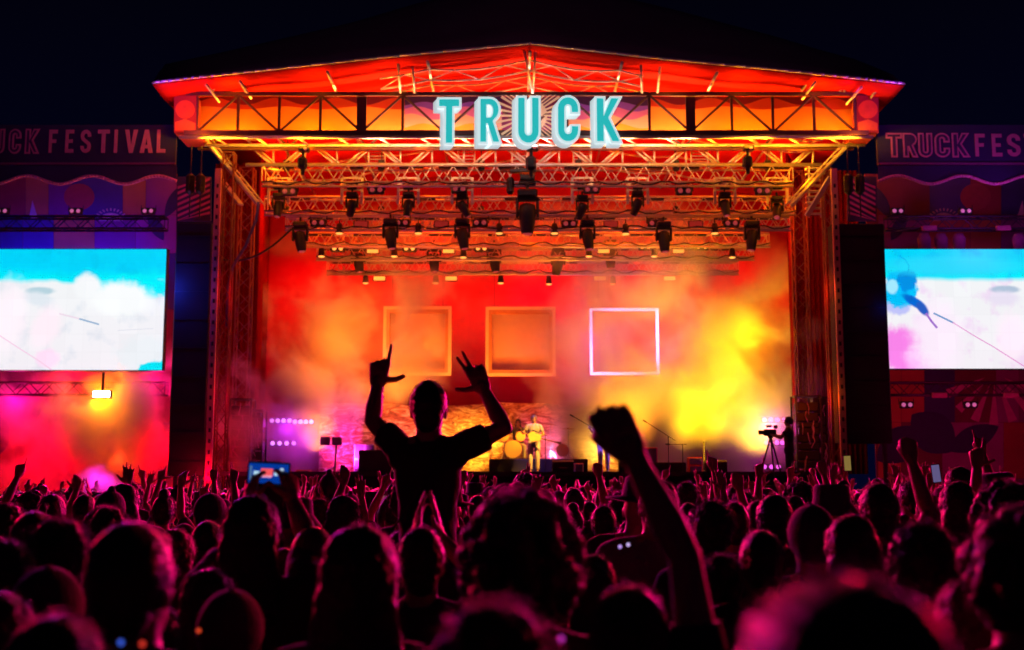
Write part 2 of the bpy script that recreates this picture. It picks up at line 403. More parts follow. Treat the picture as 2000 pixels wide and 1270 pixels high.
for nm, c, x0, x1, yt, yb, am, pe, ph in (('banner_red', (.80, .07, .02), 385, 800, 190, 211, 3, 150, .4), ('banner_red', (.80, .07, .02), 1268, 1672, 190, 211, 3, 150, 2.),
                       ('banner_maroon', (.25, .01, .05), 385, 800, 189, 198, 7, 118, 1.2), ('banner_maroon', (.25, .01, .05), 1268, 1672, 189, 198, 7, 118, 0)):
    m = MB(); sheet(m, wave(x0, x1, yt, yb, am, pe, ph), YBn-(.004 if 'red' in nm else .008)); sub(m, bn_l).build('wave_band', cloth(nm, c), bn)
for lo, hi in ((790, 980), (1095, 1270)):
    for k, (nm, c, yb, am, ph) in enumerate((('banner_peach', (.95, .55, .45), 246, 5, .3), ('banner_pink', (.80, .22, .65), 228, 6, 1.9), ('banner_violet', (.30, .10, .75), 213, 5, 1.1), ('banner_navy', (.07, .02, .16), 203, 4, .2))):
        m = MB(); sheet(m, wave(lo, hi, 189-k*.2, yb, am, 95, ph), YBn-.004*(k+1)); sub(m, bn_l).build('wave_band', cloth(nm, c), bn)
m = MB(); c0 = (1036, 226); sheet(m, [(980, 189), (1095, 189), (1095, 257), (980, 257)], YBn-.004); sub(m, bn_l).build('sunburst_field', cloth('banner_plum', (.22, .02, .12)), bn)
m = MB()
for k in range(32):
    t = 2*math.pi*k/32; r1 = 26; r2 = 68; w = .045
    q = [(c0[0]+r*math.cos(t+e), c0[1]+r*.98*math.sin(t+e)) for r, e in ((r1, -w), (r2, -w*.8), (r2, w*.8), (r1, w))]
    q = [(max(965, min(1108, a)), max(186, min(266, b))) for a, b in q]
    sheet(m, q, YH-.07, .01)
sub(m, bn_l).build('sunburst_ray', mat('ray_cream', (.9, .7, .45), .7, 0, .1, emit=(1, .45, .25), est=.35), bn)  # printed rays given their own glow instead of lamp light
m = MB(); sheet(m, [(c0[0]+33*math.cos(t*.2618), c0[1]+32*math.sin(t*.2618)) for t in range(24)], YBn-.012); sub(m, bn_l).build('sun_disc', cloth('banner_cream', (1, .75, .6)), bn)
# end boxes of the header
for a, b, lab in ((341, 384, 'orange printed end panel with a red disc at the left end of the front truss'), (1673, 1715, 'dark red printed end panel with a disc at the right end of the front truss')):
    l = W((a+b)/2, 225, YH); e = empty('end_panel', l, lab, 'banner', 'end panels of the front truss')
    m = MB(); p = px2([(a, 188), (b, 188), (b, 260), (a, 260)], YH); m.prism([p], YH-.05, YH+1.4); sub(m, l).build('panel', mat('panel_maroon', (.40, .05, .05), .8), e)
    m = MB(); c = ((a+b)/2, 215)
    m.prism([px2([(c[0]+19*math.cos(t*.2618), c[1]+18*math.sin(t*.2618)) for t in range(24)], YH)], YH-.065, YH-.052); sub(m, l).build('disc', mat('panel_orange', (.85, .16, .04), .8), e)
    m = MB(); m.prism([px2([(a+2, 256), (a+2, 240), (c[0], 234), (b-2, 242), (b-2, 256)], YH)], YH-.065, YH-.052); sub(m, l).build('hill', mat('panel_orange2', (.9, .25, .05), .8), e)
for x, col in ((362, (1, .10, .01)), (1694, (1, .06, .03))): point(W(x, 232, YH-1.0), 60 if x < 500 else 25, col, .15)
# ================================================================== letters
def offset(poly, d):
    n = len(poly); area_ = sum(poly[i][0]*poly[(i+1) % n][1]-poly[(i+1) % n][0]*poly[i][1] for i in range(n))
    s = 1 if area_ > 0 else -1; out = []
    for i in range(n):
        p0, p1, p2 = Vector(poly[i-1]), Vector(poly[i]), Vector(poly[(i+1) % n])
        a = (p1-p0).normalized(); b = (p2-p1).normalized()
        na = Vector((a.y, -a.x))*s; nb = Vector((b.y, -b.x))*s
        t = (na+nb); 
        if t.length < 1e-4: t = na
        t.normalize(); k = 1/max(.45, t.dot(na)); out.append(tuple(p1+t*d*k))
    return out
def stroke(P, w):
    P = [Vector(p) for p in P]; Lf, Rt = [], []
    for i, p in enumerate(P):
        a = (P[i]-P[i-1]).normalized() if i else (P[1]-P[0]).normalized()
        b = (P[i+1]-P[i]).normalized() if i < len(P)-1 else a
        t = (a+b).normalized(); nn = Vector((-t.y, t.x)); k = 1/max(.5, nn.dot(Vector((-a.y, a.x))))
        Lf.append(tuple(p+nn*w/2*k)); Rt.append(tuple(p-nn*w/2*k))
    return Lf+Rt[::-1]
def arc(cx, cz, rx, rz, a0, a1, n=9): return [(cx+rx*math.cos(R(a0+(a1-a0)*i/n)), cz+rz*math.sin(R(a0+(a1-a0)*i/n))) for i in range(n+1)]
sw = .16; h = sw/2
def letter(ch):
    """loops in a box .5 wide and 1 high"""
    if ch == 'T': return [[(0, 1), (0, 1-sw), (.25-h, 1-sw), (.25-h, 0), (.25+h, 0), (.25+h, 1-sw), (.5, 1-sw), (.5, 1)]]
    if ch == 'U': return [stroke([(h, 1), (h, .25)]+arc(.25, .25, .25-h, .25-h, 180, 360)[1:]+[(.5-h, 1)], sw)]
    if ch == 'C': return [stroke([(.5-h, .66), (.5-h, .75)]+arc(.25, .75, .25-h, .25-h, 0, 180)[1:]+arc(.25, .25, .25-h, .25-h, 180, 360)+[(.5-h, .34)], sw)]
    if ch == 'K': return [[(0, 0), (0, 1), (sw, 1), (sw, .58), (.34, 1), (.52, 1), (.27, .55), (.53, 0), (.36, 0), (sw, .40), (sw, 0)]]
    if ch == 'R':
        return [[(0, 0), (0, 1), (.26, 1)]+arc(.26, .75, .24, .25, 90, -60, 8)[1:]+[(.34, .48), (.52, 0), (.35, 0), (.2, .43), (sw, .43), (sw, 0)],
                [(sw, .56), (sw, .87), (.24, .87)]+arc(.25, .715, .10, .155, 90, -90, 6)[1:]]
    if ch == 'F': return [[(0, 0), (0, 1), (.46, 1), (.46, 1-sw), (sw, 1-sw), (sw, .58), (.40, .58), (.40, .43), (sw, .43), (sw, 0)]]
    if ch == 'E': return [[(0, 0), (0, 1), (.46, 1), (.46, 1-sw), (sw, 1-sw), (sw, .58), (.40, .58), (.40, .43), (sw, .43), (sw, sw), (.46, sw), (.46, 0)]]
    if ch == 'L': return [[(0, 0), (0, 1), (sw, 1), (sw, sw), (.44, sw), (.44, 0)]]
    if ch == 'I': return [[(.17, 0), (.17, 1), (.33, 1), (.33, 0)]]
    if ch == 'V': return [[(.17, 0), (-.02, 1), (.15, 1), (.25, .32), (.35, 1), (.52, 1), (.33, 0)]]
    if ch == 'A': return [[(-.02, 0), (.17, 1), (.33, 1), (.52, 0), (.35, 0), (.32, .2), (.18, .2), (.15, 0)], [(.203, .34), (.297, .34), (.25, .68)]]
    if ch == 'S': return [stroke([(.5-h, .70), (.5-h, .76)]+arc(.25, .76, .25-h, .24-h, 0, 180)[1:]+[(h, .68), (h+.03, .60), (.5-h-.03, .40), (.5-h, .32)]+arc(.25, .24, .25-h, .24-h, 0, -180)+[(h, .30)], sw)]
def place(loops, x, z, w, hh, sl=0): return [[(x+p[0]/.5*w+sl*p[1], z+p[1]*hh) for p in l] for l in loops]
teal = mat('sign_teal', (.03, .42, .42), .5, 0, .05, 8, emit=(.015, .38, .38), est=1.25)  # emission stands in for the light falling on the letters
cream = mat('sign_white', (.8, .86, .86), .5, 0, .05, 8, emit=(.62, .80, .82), est=.95)
creamd = mat('sign_white_shaded', (.8, .86, .86), .5, 0, .05, 8, emit=(.55, .68, .70), est=.62)  # same white with a dimmer glow, shade painted on the sides
ordl = dict(T='leftmost letter', R='second letter', U='middle letter', C='fourth letter', K='rightmost letter')
YS = 32.45
for ch, x0, x1, yt, yb in (('T', 857, 897, 194, 279), ('R', 938, 974, 193, 277), ('U', 1012, 1052, 191, 279), ('C', 1090, 1129, 190, 276), ('K', 1166, 1207, 192, 276)):
    a, b = W(x0, yb, YS), W(x1, yt, YS)
    L = place(letter(ch), a.x, a.z, b.x-a.x, b.z-a.z)
    e = empty('sign_letter', (a.x, YS, a.z), 'big teal letter %s with white edge, %s of the lit sign' % (ch, ordl[ch]), 'sign letter', 'teal letters on the front truss')
    m = MB(); m.prism(L, YS, YS+.03); sub(m, e.location).build('face', teal, e)
    o = [offset(L[0], .058)]+[offset(l, -.035) for l in L[1:]]
    m = MB(); m.prism(o, YS+.004, YS+.10); sub(m, e.location).build('edge', cream, e)
    m = MB()
    for k in range(1, 7):
        oo = [[(p[0]-.019*k, p[1]-.016*k) for p in l] for l in o[:1]]
        if len(o) > 1: oo.append([(p[0]-.019*k, p[1]-.016*k) for p in offset(o[1], -.0)])
        m.prism(oo, YS+.10+.012*(k-1), YS+.10+.012*k+.002)
    sub(m, e.location).build('side', creamd, e)
    m = MB()
    for t in (.3, .7):
        x = a.x+(b.x-a.x)*t; m.box((x, YS+.36, b.z-.12), (.04, .42, .04))
    sub(m, e.location).build('bracket', steel, e)
# ================================================================== pipes and knee braces under the header
def bar(name, lab, segs, Y, r, group=None, cat='pipe', mt=alu):
    m = MB(); pts = []
    for a, b in segs:
        p, q = W(*a, Y), W(*b, Y); m.tube(p, q, r, n=8); pts += [p, q]
    c = pts[0]; o = sub(m, c).build(name, mt, loc=c, smooth=True); return tag(o, lab, cat, group)
FP = bar('front_pipe', 'bright orange lit pipe directly below the dark front truss', [((350, 268), (1705, 268))], 33.0, .05)
bar('front_pipe', 'lit pipe just under the topmost bright pipe of the roof', [((400, 284), (1690, 284))], 34.0, .05)
for k in range(16):
    x = 420+k*80; m = MB(); m.tube(W(x, 269, 33.05), W(x+22, 283, 33.95), .03, n=6); sub(m, FP.location).build('tie', alu, FP)
# inner girder
e = empty('roof_girder', W(1040, 322, 35), 'wide orange lit girder with paired diagonals below the sign letters', 'truss')
m = MB(); 
for Y in (35.0, 36.2):
    for xa_, xb_, yy_ in ((470, 1625, 288), (480, 1605, 322)):
        m = MB(); m.tube(W(xa_, yy_, Y), W(xb_, yy_, Y), .055, n=8); sub(m, e.location).build('chord', alu, e, smooth=True)
m = MB(); m2 = MB(); k = 0; x = 490
while x < 1590:
    a, b = ((x, 288), (x+38, 321)) if k % 2 == 0 else ((x, 321), (x+38, 288))
    for dx in (0, 11): m.tube(W(a[0]+dx, a[1], 35.02), W(b[0]+dx, b[1], 35.02), .028, n=6)
    m2.tube(W(a[0]+4, a[1], 36.2), W(b[0]+4, b[1], 36.2), .028, n=6)
    m.tube(W(b[0]+6, 288, 35.02), W(b[0]+6, 321, 35.02), .03, n=6); x += 62; k += 1
sub(m, e.location).build('front_bracing', alu, e, smooth=True); sub(m2, e.location).build('rear_bracing', alu, e, smooth=True)
for x in (720, 895, 1000, 1120, 1350):
    m = MB()
    for dx in (0, 32): m.tube(W(x+dx, 288, 35.5), W(x+dx, 321, 35.5), .025, n=6)
    for j in range(5): m.tube(W(x, 292+j*6.5, 35.5), W(x+32, 292+j*6.5, 35.5), .018, n=5)
    tag(sub(m, W(x, 288, 35.5)).build('roof_ladder', alu, loc=W(x, 288, 35.5)), 'short ladder frame inside the girder %s' % {720: 'left of the letter T', 895: 'between letters T and R', 1000: 'under the letter U', 1120: 'under the letter C', 1350: 'far right of the letter K'}[x], 'ladder frame', 'ladder frames in the roof girder')
for (a, b, r, lab) in (((398, 268), (505, 400), .075, 'bright orange knee brace running down right from the upper left corner of the stage'),
                     ((470, 400), (432, 350), .10, 'broad red brace plate on the left tower below the orange brace'),
                     ((1668, 270), (1545, 402), .06, 'bright orange knee brace running down left from the upper right corner of the stage'),
                     ((1622, 345), (1576, 422), .11, 'broad orange brace plate under the right knee brace')):
    m = MB()
    p, q = W(*a, 34), W(*b, 34.6)
    if r < .08:
        m.tube(p, q, r, n=8); off = Vector((.12 if a[0] < 1000 else -.12, .3, .05)); m.tube(p+off, q+off, .03, n=6)
        for t in range(1, 9): m.tube(p.lerp(q, t/9), (p+off).lerp(q+off, (t+.5)/9), .02, n=4)
    else:
        dd = (q-p).normalized(); rot = dd.to_track_quat('Z', 'Y').to_matrix(); m.bevbox((p+q)/2, (r*2, .06, (q-p).length), .01, 0, rot)
    tag(sub(m, p).build('knee_brace', alu, loc=p), lab, 'brace', 'braces at the stage corners')
# ladder of steps at the right corner
m = MB()
for j in range(9): m.box(W(1592, 330+j*11, 35), (.55, .2, .03))
for x in (1580, 1604): m.tube(W(x, 325, 35), W(x, 425, 35), .03, n=6)
l = W(1592, 425, 35); tag(sub(m, l).build('access_ladder', alu, loc=l), 'orange lit access ladder beside the right tower under the knee brace', 'ladder')
# ================================================================== towers
def tower(name, lab, px0, px1, ytop, Y, s, r=.03, pitch=None, group='support towers of the stage'):
    t, b = W(px0, ytop, Y), W(px1, 900, Y); b = Vector((t.x+(b.x-t.x)*1.1, Y, 0)); b.x = t.x
    e = empty(name, (t.x, Y, 0), lab, 'tower', group)
    m = MB(); truss_mb(m, (t.x, Y, 0.12), t, s, r, r*.55, pitch, up=Vector((0, 1, 0))); sub(m, e.location).build('truss', towerp, e, smooth=True)
    m = MB(); m.bevbox((t.x, Y, .06), (s+.5, s+.5, .12), .02); sub(m, e.location).build('base_plate', alud, e); return e
tower('support_tower', 'lit front tower beside the left black speaker wall', 449, 449, 300, 34.2, .30, .03, .42)
tower('support_tower', 'red lattice tower standing at the left inside edge of the stage', 484, 484, 330, 37.0, .42, .03, .42)
tower('support_tower', 'lit front tower beside the right black speaker wall', 1614, 1614, 330, 34.6, .26, .03, .42)
tower('support_tower', 'hazy red lattice tower at the right inside edge of the stage', 1557, 1557, 330, 38.0, .42, .03, .42)
# perforated side masts against the speaker walls
for px, Y, lab, c in ((427, 33.25, 'thin perforated mast with dark slots glowing red on the left', (1, .05, .03)), (1628, 33.25, 'thin perforated mast with dark slots glowing orange on the right', (1, .25, .02))):
    t = W(px, 330, Y); e = empty('side_mast', (t.x, Y, 0), lab, 'mast', 'perforated masts beside the speaker walls')
    m = MB(); m.box((t.x, Y, t.z/2), (.17, .10, t.z))
    for k in range(34):
        z = .4+k*(t.z-.6)/34; m.box((t.x, Y-.052, z), (.06, .012, .11), 1)
    sub(m, e.location).build('profile', [mat('mast_paint', (.6, .30, .24), .5), alud], e)
    
    for z in (9.6, 7, 4.4): point((t.x+(-.5 if px > 1000 else .5), Y-.25, z), 4, c, .1)
# ================================================================== drapes
def curtain(name, lab, x0, x1, y0, y1, z0, z1, mt, folds=30, amp=.06):
    m = MB(); n = folds*6; vs = []
    for j in range(2):
        for i in range(n+1):
            t = i/n; d = amp*math.sin(t*folds*2*math.pi)+amp*.4*math.sin(t*37)
            L_ = math.hypot(x1-x0, y1-y0); nx, ny = -(y1-y0)/L_, (x1-x0)/L_
            vs.append((x0+(x1-x0)*t+nx*d, y0+(y1-y0)*t+ny*d, z0 if j == 0 else z1))
    m.add(vs, [(i, i+1, n+2+i, n+1+i) for i in range(n)])
    l = Vector(((x0+x1)/2, (y0+y1)/2, z0)); o = sub(m, l).build(name, mt, loc=l, smooth=True); o.modifiers.new('t', 'SOLIDIFY').thickness = .01
    return tag(o, lab, 'curtain')
bl, br = W(520, 600, YB).x, W(1560, 600, YB).x; ztop = 13.6
back = mat('back_cloth', (.50, .016, .05), .9, 0, .12, .25, spec=0)
curtain('backdrop', 'big red and orange lit backdrop closing the rear of the stage', bl, br, YB, YB, ZD, ztop, back, 24, .012)
curtain('side_drape', 'dark red side drape along the left wing of the stage', W(503, 600, 37.6).x, bl, 37.6, YB-.1, ZD, 12.6, drape, 18)
curtain('side_drape', 'dark red side drape hanging beside the left tower', W(462, 600, 38.4).x-.8, W(500, 600, 38.4).x, 38.4, 38.5, ZD, 12.2, drape, 8)
curtain('side_drape', 'red side drape along the right wing of the stage', W(1548, 600, 38.6).x, br, 38.6, YB-.1, ZD, 12.6, drape, 18)
curtain('side_drape', 'deep red side drape filling the gap beside the right tower', W(1545, 600, 39).x, W(1640, 600, 39).x+.8, 39.2, 39.3, ZD, 12.2, drape, 14)
# ================================================================== illuminated frames on the rear wall
wood = mat('frame_wood', (.95, .66, .42), .5, 0, .12, 2, emit=(1, .30, .03), est=.05)  # slight orange glow painted into the unlit frames
neon = mat('neon_tube', (1, .8, .95), .3, 0, .01, 2, emit=(1, .40, .92), est=4.5)
fin = mat('frame_back', (.75, .50, .36), .8, 0, .12, .7)
def frame(px0, px1, py0, py1, Y, lab, glow):
    a, b = W(px0, py1, Y), W(px1, py0, Y); cx, cz = (a.x+b.x)/2, (a.z+b.z)/2; w, hh = b.x-a.x, b.z-a.z
    e = empty('square_frame', (cx, Y, a.z), lab, 'frame', 'square light frames hanging before the backdrop'); t = .085 if glow else .11
    o = [(a.x, a.z), (b.x, a.z), (b.x, b.z), (a.x, b.z)]; i = [(a.x+t, a.z+t), (b.x-t, a.z+t), (b.x-t, b.z-t), (a.x+t, b.z-t)]
    m = MB(); m.prism([o, i[::-1]], Y, Y+(.12 if glow else .06)); sub(m, e.location).build('frame_border', neon if glow else wood, e)
    if not glow:
        i2 = [(a.x+t+.10, a.z+t+.10), (b.x-t-.10, a.z+t+.10), (b.x-t-.10, b.z-t-.10), (a.x+t+.10, b.z-t-.10)]
        m = MB(); m.prism([i, i2[::-1]], Y+.03, Y+.40); sub(m, e.location).build('inner_border', mat('frame_inner', (.7, .30, .12), .6), e)
        m = MB(); m.box((cx, Y+.43, cz), (w-2*t, .04, hh-2*t)); sub(m, e.location).build('back_panel', fin, e)
    m = MB()
    for x in (a.x+.3, b.x-.3): m.tube((x, Y+.05, b.z), (x, Y+.05, 10.2), .008, n=4)
    sub(m, e.location).build('hanging_wire', alud, e)
    if glow:
        
        for q_ in (-1, 1): point((cx+q_*1.0, Y-.3, cz), 26, (1, .03, .6), .4)
frame(747, 882, 598, 734, 41.2, 'unlit square box frame, leftmost of the three on the backdrop', False)
frame(948, 1085, 599, 735, 41.2, 'unlit square box frame between the other two frames', False)
frame(1153, 1286, 602, 732, 41.2, 'square frame outlined in glowing pinkish white neon', True)
# ================================================================== low gold panel set
def goldmat():
    m = bpy.data.materials.new('gold_brushed'); m.use_nodes = True; n = m.node_tree; b = n.nodes['Principled BSDF']
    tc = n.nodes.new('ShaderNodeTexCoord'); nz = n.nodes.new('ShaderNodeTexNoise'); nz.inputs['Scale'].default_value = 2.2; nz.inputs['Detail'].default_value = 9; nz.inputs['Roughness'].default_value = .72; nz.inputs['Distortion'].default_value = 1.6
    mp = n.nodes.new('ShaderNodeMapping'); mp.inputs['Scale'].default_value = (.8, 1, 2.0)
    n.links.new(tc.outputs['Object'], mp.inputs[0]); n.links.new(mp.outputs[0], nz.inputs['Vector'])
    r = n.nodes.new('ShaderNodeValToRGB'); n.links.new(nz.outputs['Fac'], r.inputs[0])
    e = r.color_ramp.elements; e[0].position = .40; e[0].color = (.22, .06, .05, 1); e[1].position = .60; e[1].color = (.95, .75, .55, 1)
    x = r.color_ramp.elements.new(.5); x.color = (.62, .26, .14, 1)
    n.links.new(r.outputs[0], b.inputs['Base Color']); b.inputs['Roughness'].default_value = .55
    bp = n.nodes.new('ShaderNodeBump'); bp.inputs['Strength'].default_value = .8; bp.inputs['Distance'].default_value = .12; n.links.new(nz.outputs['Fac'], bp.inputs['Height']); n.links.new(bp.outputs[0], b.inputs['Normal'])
    return m
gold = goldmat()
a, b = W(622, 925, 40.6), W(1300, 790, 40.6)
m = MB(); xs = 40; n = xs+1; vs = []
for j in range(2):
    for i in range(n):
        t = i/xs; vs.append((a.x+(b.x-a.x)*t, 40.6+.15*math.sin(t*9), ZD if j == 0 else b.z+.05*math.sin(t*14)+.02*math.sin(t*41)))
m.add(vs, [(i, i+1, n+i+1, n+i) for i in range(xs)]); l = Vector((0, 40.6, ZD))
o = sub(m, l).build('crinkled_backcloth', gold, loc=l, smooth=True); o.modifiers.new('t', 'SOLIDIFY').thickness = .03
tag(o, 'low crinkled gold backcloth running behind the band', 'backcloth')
# ================================================================== lighting bridges
def bridge(px0, px1, py, Y, lab, s=.45, r=.035):
    p, q = W(px0, py, Y), W(px1, py, Y); q.z = p.z
    e = empty('lighting_truss', p, lab, 'truss', 'lighting trusses over the stage')
    m = MB(); truss_mb(m, p, q, s, r, .018, s*.62); sub(m, p).build('truss', alu, e, smooth=True)
    m = MB(); m.tube(p+Vector((0, -.25, -s/2-.12)), q+Vector((0, -.25, -s/2-.12)), .035, n=8)
    for k in range(12): m.box(p.lerp(q, (k+.5)/12)+Vector((0, -.22, -s/2-.06)), (.05, .06, .16))
    sub(m, p).build('lamp_bar', alu, e, smooth=True)
    m = MB()
    for k in range(9):
        t = (k+random.uniform(.2, .8))/9; L_ = random.uniform(.3, 1.4); m = MB(); m.box(p.lerp(q, t)+Vector((0, -.05, s/2-.02)), (L_, .16, .07)); sub(m, p).build('cable_tray', alud, e)
    P = [p.lerp(q, i/60)+Vector((0, -.28, -s/2+.05*math.sin(i*1.7)-.05*abs(math.sin(i*.61)))) for i in range(61)]
    m2 = MB(); m2.path(P, .022, 5)
    sub(m2, p).build('cable', alud, e)
    return e
bridge(515, 1545, 344, 35.3, 'frontmost lighting truss full of cables under the roof girder', .5, .035)
bridge(520, 1550, 402, 36.8, 'second lighting truss behind the upper row of moving lamps', .45)
bridge(560, 1540, 436, 37.2, 'third lighting truss carrying the flood panels', .32)
bridge(600, 1500, 468, 39.0, 'fourth lighting truss half lost in the orange haze', .35)
bridge(620, 1470, 495, 40.0, 'fifth lighting truss with glowing rectangular panels', .3)
bridge(640, 1440, 522, 41.2, 'rearmost lighting truss just above the smoke', .35)
# chains/motors of bridges
k = 0
for iq, px in enumerate((560, 745, 940, 1130, 1320, 1500)):
    for Y, py, w in ((35.3, 330, 'front truss'), (37.2, 420, 'rear truss')):
        p = W(px, py, Y); e = empty('chain_hoist', p, 'small dark chain hoist above the %s, %s from the left' % (w, ('first', 'second', 'third', 'fourth', 'fifth', 'sixth')[iq]), 'hoist', 'chain hoists over the %s' % w)
        m = MB(); m.bevbox((0, 0, .1), (.2, .2, .34), .04); m.build('motor', blk, e)
        m = MB(); m.tube((0, 0, .2), (0, 0, 12.6-p.z), .014, n=4); m.build('chain', alud, e)
# ------------------------------------------------------------------ moving head lamp
def moving_head(loc, s, tilt, lens, label, group, drop=.0):
    e = empty('moving_head_lamp', loc, label, 'moving lamp', group); e.scale = (s, s, s)
    m = MB(); m.bevbox((0, 0, -.07), (.34, .30, .14), .03); m.tube((0, 0, 0), (0, 0, .12), .03, n=8); m.build('lamp_base', blk, e)
    m = MB()
    for x in (-.17, .17): m.bevbox((x, 0, -.30), (.05, .14, .34), .015)
    m.bevbox((0, 0, -.165), (.39, .14, .05), .015); m.build('yoke', blk, e)
    rot = Matrix.Rotation(tilt[0], 3, 'X')@Matrix.Rotation(tilt[1], 3, 'Y')
    m = MB(); m.lathe([(.07, .15), (.13, .12), (.145, 0), (.13, -.18), (.105, -.34), (.10, -.36)], (0, 0, -.38), 16, rot=rot); hd = m.build('lamp_head', blk, e, smooth=True)
    m = MB(); m.lathe([(.09, -.362), (.05, -.38)], (0, 0, -.38), 14, rot=rot); m.build('lens', lens, hd, smooth=True)
    return e
def lab_list(n, first, last, mid): return [first if i == 0 else last if i == n-1 else mid % {1: 'second', 2: 'third', 3: 'fourth', 4: 'fifth', 5: 'sixth', 6: 'seventh'}[i] for i in range(n)]
def clone(proto, loc, label):
    c = copy_tree(proto); c.location = loc; c['label'] = label; return c
rowA = [(545, 392), (688, 390), (798, 390), (903, 392), (1137, 396), (1245, 388), (1415, 390), (1517, 398)]
lA = lab_list(8, 'black moving lamp at the left end of the upper front row', 'black moving lamp at the right end of the upper front row', '%s black moving lamp from the left in the upper front row')
for i, (x, y) in enumerate(rowA):
    p = W(x, y-14, 35.6); moving_head(p, 1.0, (R(random.uniform(-40, 30)), R(random.uniform(-35, 35))), lens_dim, lA[i], 'upper row of moving lamps')
    # bright drop frame holding the lamp
    e = empty('drop_frame', W(x, 352, 35.7), 'orange lit drop frame in the upper lamp row, %s from the left' % ('first', 'second', 'third', 'fourth', 'fifth', 'sixth', 'seventh', 'eighth')[i], 'frame', 'drop frames of the upper lamps')
    m = MB()
    for dx in (-.30, .30): m.box((dx, 0, -.33), (.075, .10, .80))
    for dz in (.06, -.12, -.3): m.box((0, 0, dz), (.53, .06, .05))
    m.build('frame_tubes', alu, e)
    m = MB(); m.bevbox((0, -.08, -.10), (.36, .16, .10), .02); m.bevbox((0, -.08, -.26), (.30, .14, .08), .02); m.build('ballast_box', blk, e)
rowB = [(587, 434), (763, 428), (903, 428), (1147, 430), (1296, 434), (1468, 432)]
lB = lab_list(6, 'large black moving lamp at the left end of the lower front row', 'large black moving lamp at the right end of the lower front row', '%s large black moving lamp from the left in the lower front row')
for i, (x, y) in enumerate(rowB): moving_head(W(x, y, 36.3), 1.25, (R(random.uniform(-8, 10)), R(random.uniform(-10, 10))), lens_dim, lB[i], 'lower row of moving lamps')
rowC = [(700, 478), (848, 478), (965, 478), (1090, 484), (1192, 470)]
lC = lab_list(5, 'dim red moving lamp at the left end of the rear row', 'dim red moving lamp at the right end of the rear row', '%s dim moving lamp from the left in the rear row')
for i, (x, y) in enumerate(rowC): moving_head(W(x, y, 40.0), 1.25, (R(random.uniform(-8, 10)), R(random.uniform(-10, 10))), lens_dim, lC[i], 'rear row of moving lamps')
# centre cluster
p = W(1030, 372, 34.9); moving_head(p, 1.75, (0, 0), lens_dim, 'biggest black moving lamp hanging dead centre below the letter U', 'centre lamps')
m = MB()
for k, (w, hh, dy) in enumerate(((.50, .13, .0), (.44, .16, -.2), (.50, .10, -.36))): m.bevbox((0, 0, .42+dy), (w, .3, hh), .02)
m.bevbox((-.50, 0, -.02), (.22, .24, .50), .06); m.bevbox((-.36, 0, .42), (.30, .2, .10), .02)
tag(m.build('lamp_rack', blk, loc=W(1030, 362, 35.0)), 'black stacked rack above the biggest centre lamp', 'rack')
def roof_profile(px, py, s, lab):
    e = empty('profile_spotlight', W(px, py, 33.4), lab, 'spotlight', 'spotlights hanging on the front pipes'); e.scale = (s, s, s)
    m = MB(); m.bevbox((0, 0, .12), (.30, .24, .16), .03); m.bevbox((-.04, 0, -.28), (.26, .26, .34), .06); m.tube((-.03, 0, .1), (-.03, 0, -.2), .04, n=8); m.tube((-.03, 0, -.4), (-.03, 0, -.62), .07, .05, n=10); m.build('lamp_body', blk, e)
    m = MB(); m.lathe([(.05, 0), (.05, .012)], (.05, -.128, .10), 10, axis='Y'); m.build('lens', lens_dim, e)
roof_profile(594, 300, 1.0, 'black spotlight on the left front pipe, left of the letter T'); roof_profile(1040, 298, 1.15, 'black spotlight hanging right under the letter U'); roof_profile(1462, 298, 1.0, 'black spotlight on the right front pipe, right of the letter K')
# ------------------------------------------------------------------ two-lamp blinders
def blinder(px, py, Y, lens, label, group, s=1.0):
    e = empty('blinder_lamp', W(px, py, Y), label, 'blinder', group); e.scale = (s, s, s)
    m = MB(); m.bevbox((0, 0, 0), (.48, .16, .24), .03); m.tube((-.26, 0, 0), (-.26, 0, .22), .015, n=5); m.tube((.26, 0, 0), (.26, 0, .22), .015, n=5); m.build('housing', blk, e)
    for x in (-.115, .115):
        m = MB(); m.lathe([(.075, 0), (.06, -.03), (.02, -.035)], (x, -.085, 0), 12, axis='Y'); m.build('lens', lens, e, smooth=True)
for i, (x, y) in enumerate(((565, 375), (735, 372), (897, 370), (1155, 371), (1336, 374), (1490, 374))):
    blinder(x, y, 35.2, lens_dim, lab_list(6, 'black two-eyed blinder at the left end of the front truss', 'black two-eyed blinder at the right end of the front truss', '%s black two-eyed blinder from the left on the front truss')[i], 'upper blinders')
for i, (x, y) in enumerate(((622, 436), (785, 436), (938, 436), (1112, 438), (1280, 437), (1428, 437))):
    blinder(x, y, 37.0, lens_dim, lab_list(6, 'two-eyed blinder at the left end of the lower truss', 'two-eyed blinder at the right end of the lower truss', '%s two-eyed blinder from the left on the lower truss')[i], 'lower blinders')
for i, (x, y) in enumerate(((660, 486), (800, 486), (940, 486), (1260, 483), (1370, 483))):
    blinder(x, y, 39.7, lens_warm, lab_list(5, 'hazy two-eyed blinder at the left end of the rear truss', 'hazy two-eyed blinder at the right end of the rear truss', '%s hazy two-eyed blinder from the left on the rear truss')[i], 'rear blinders', .95)
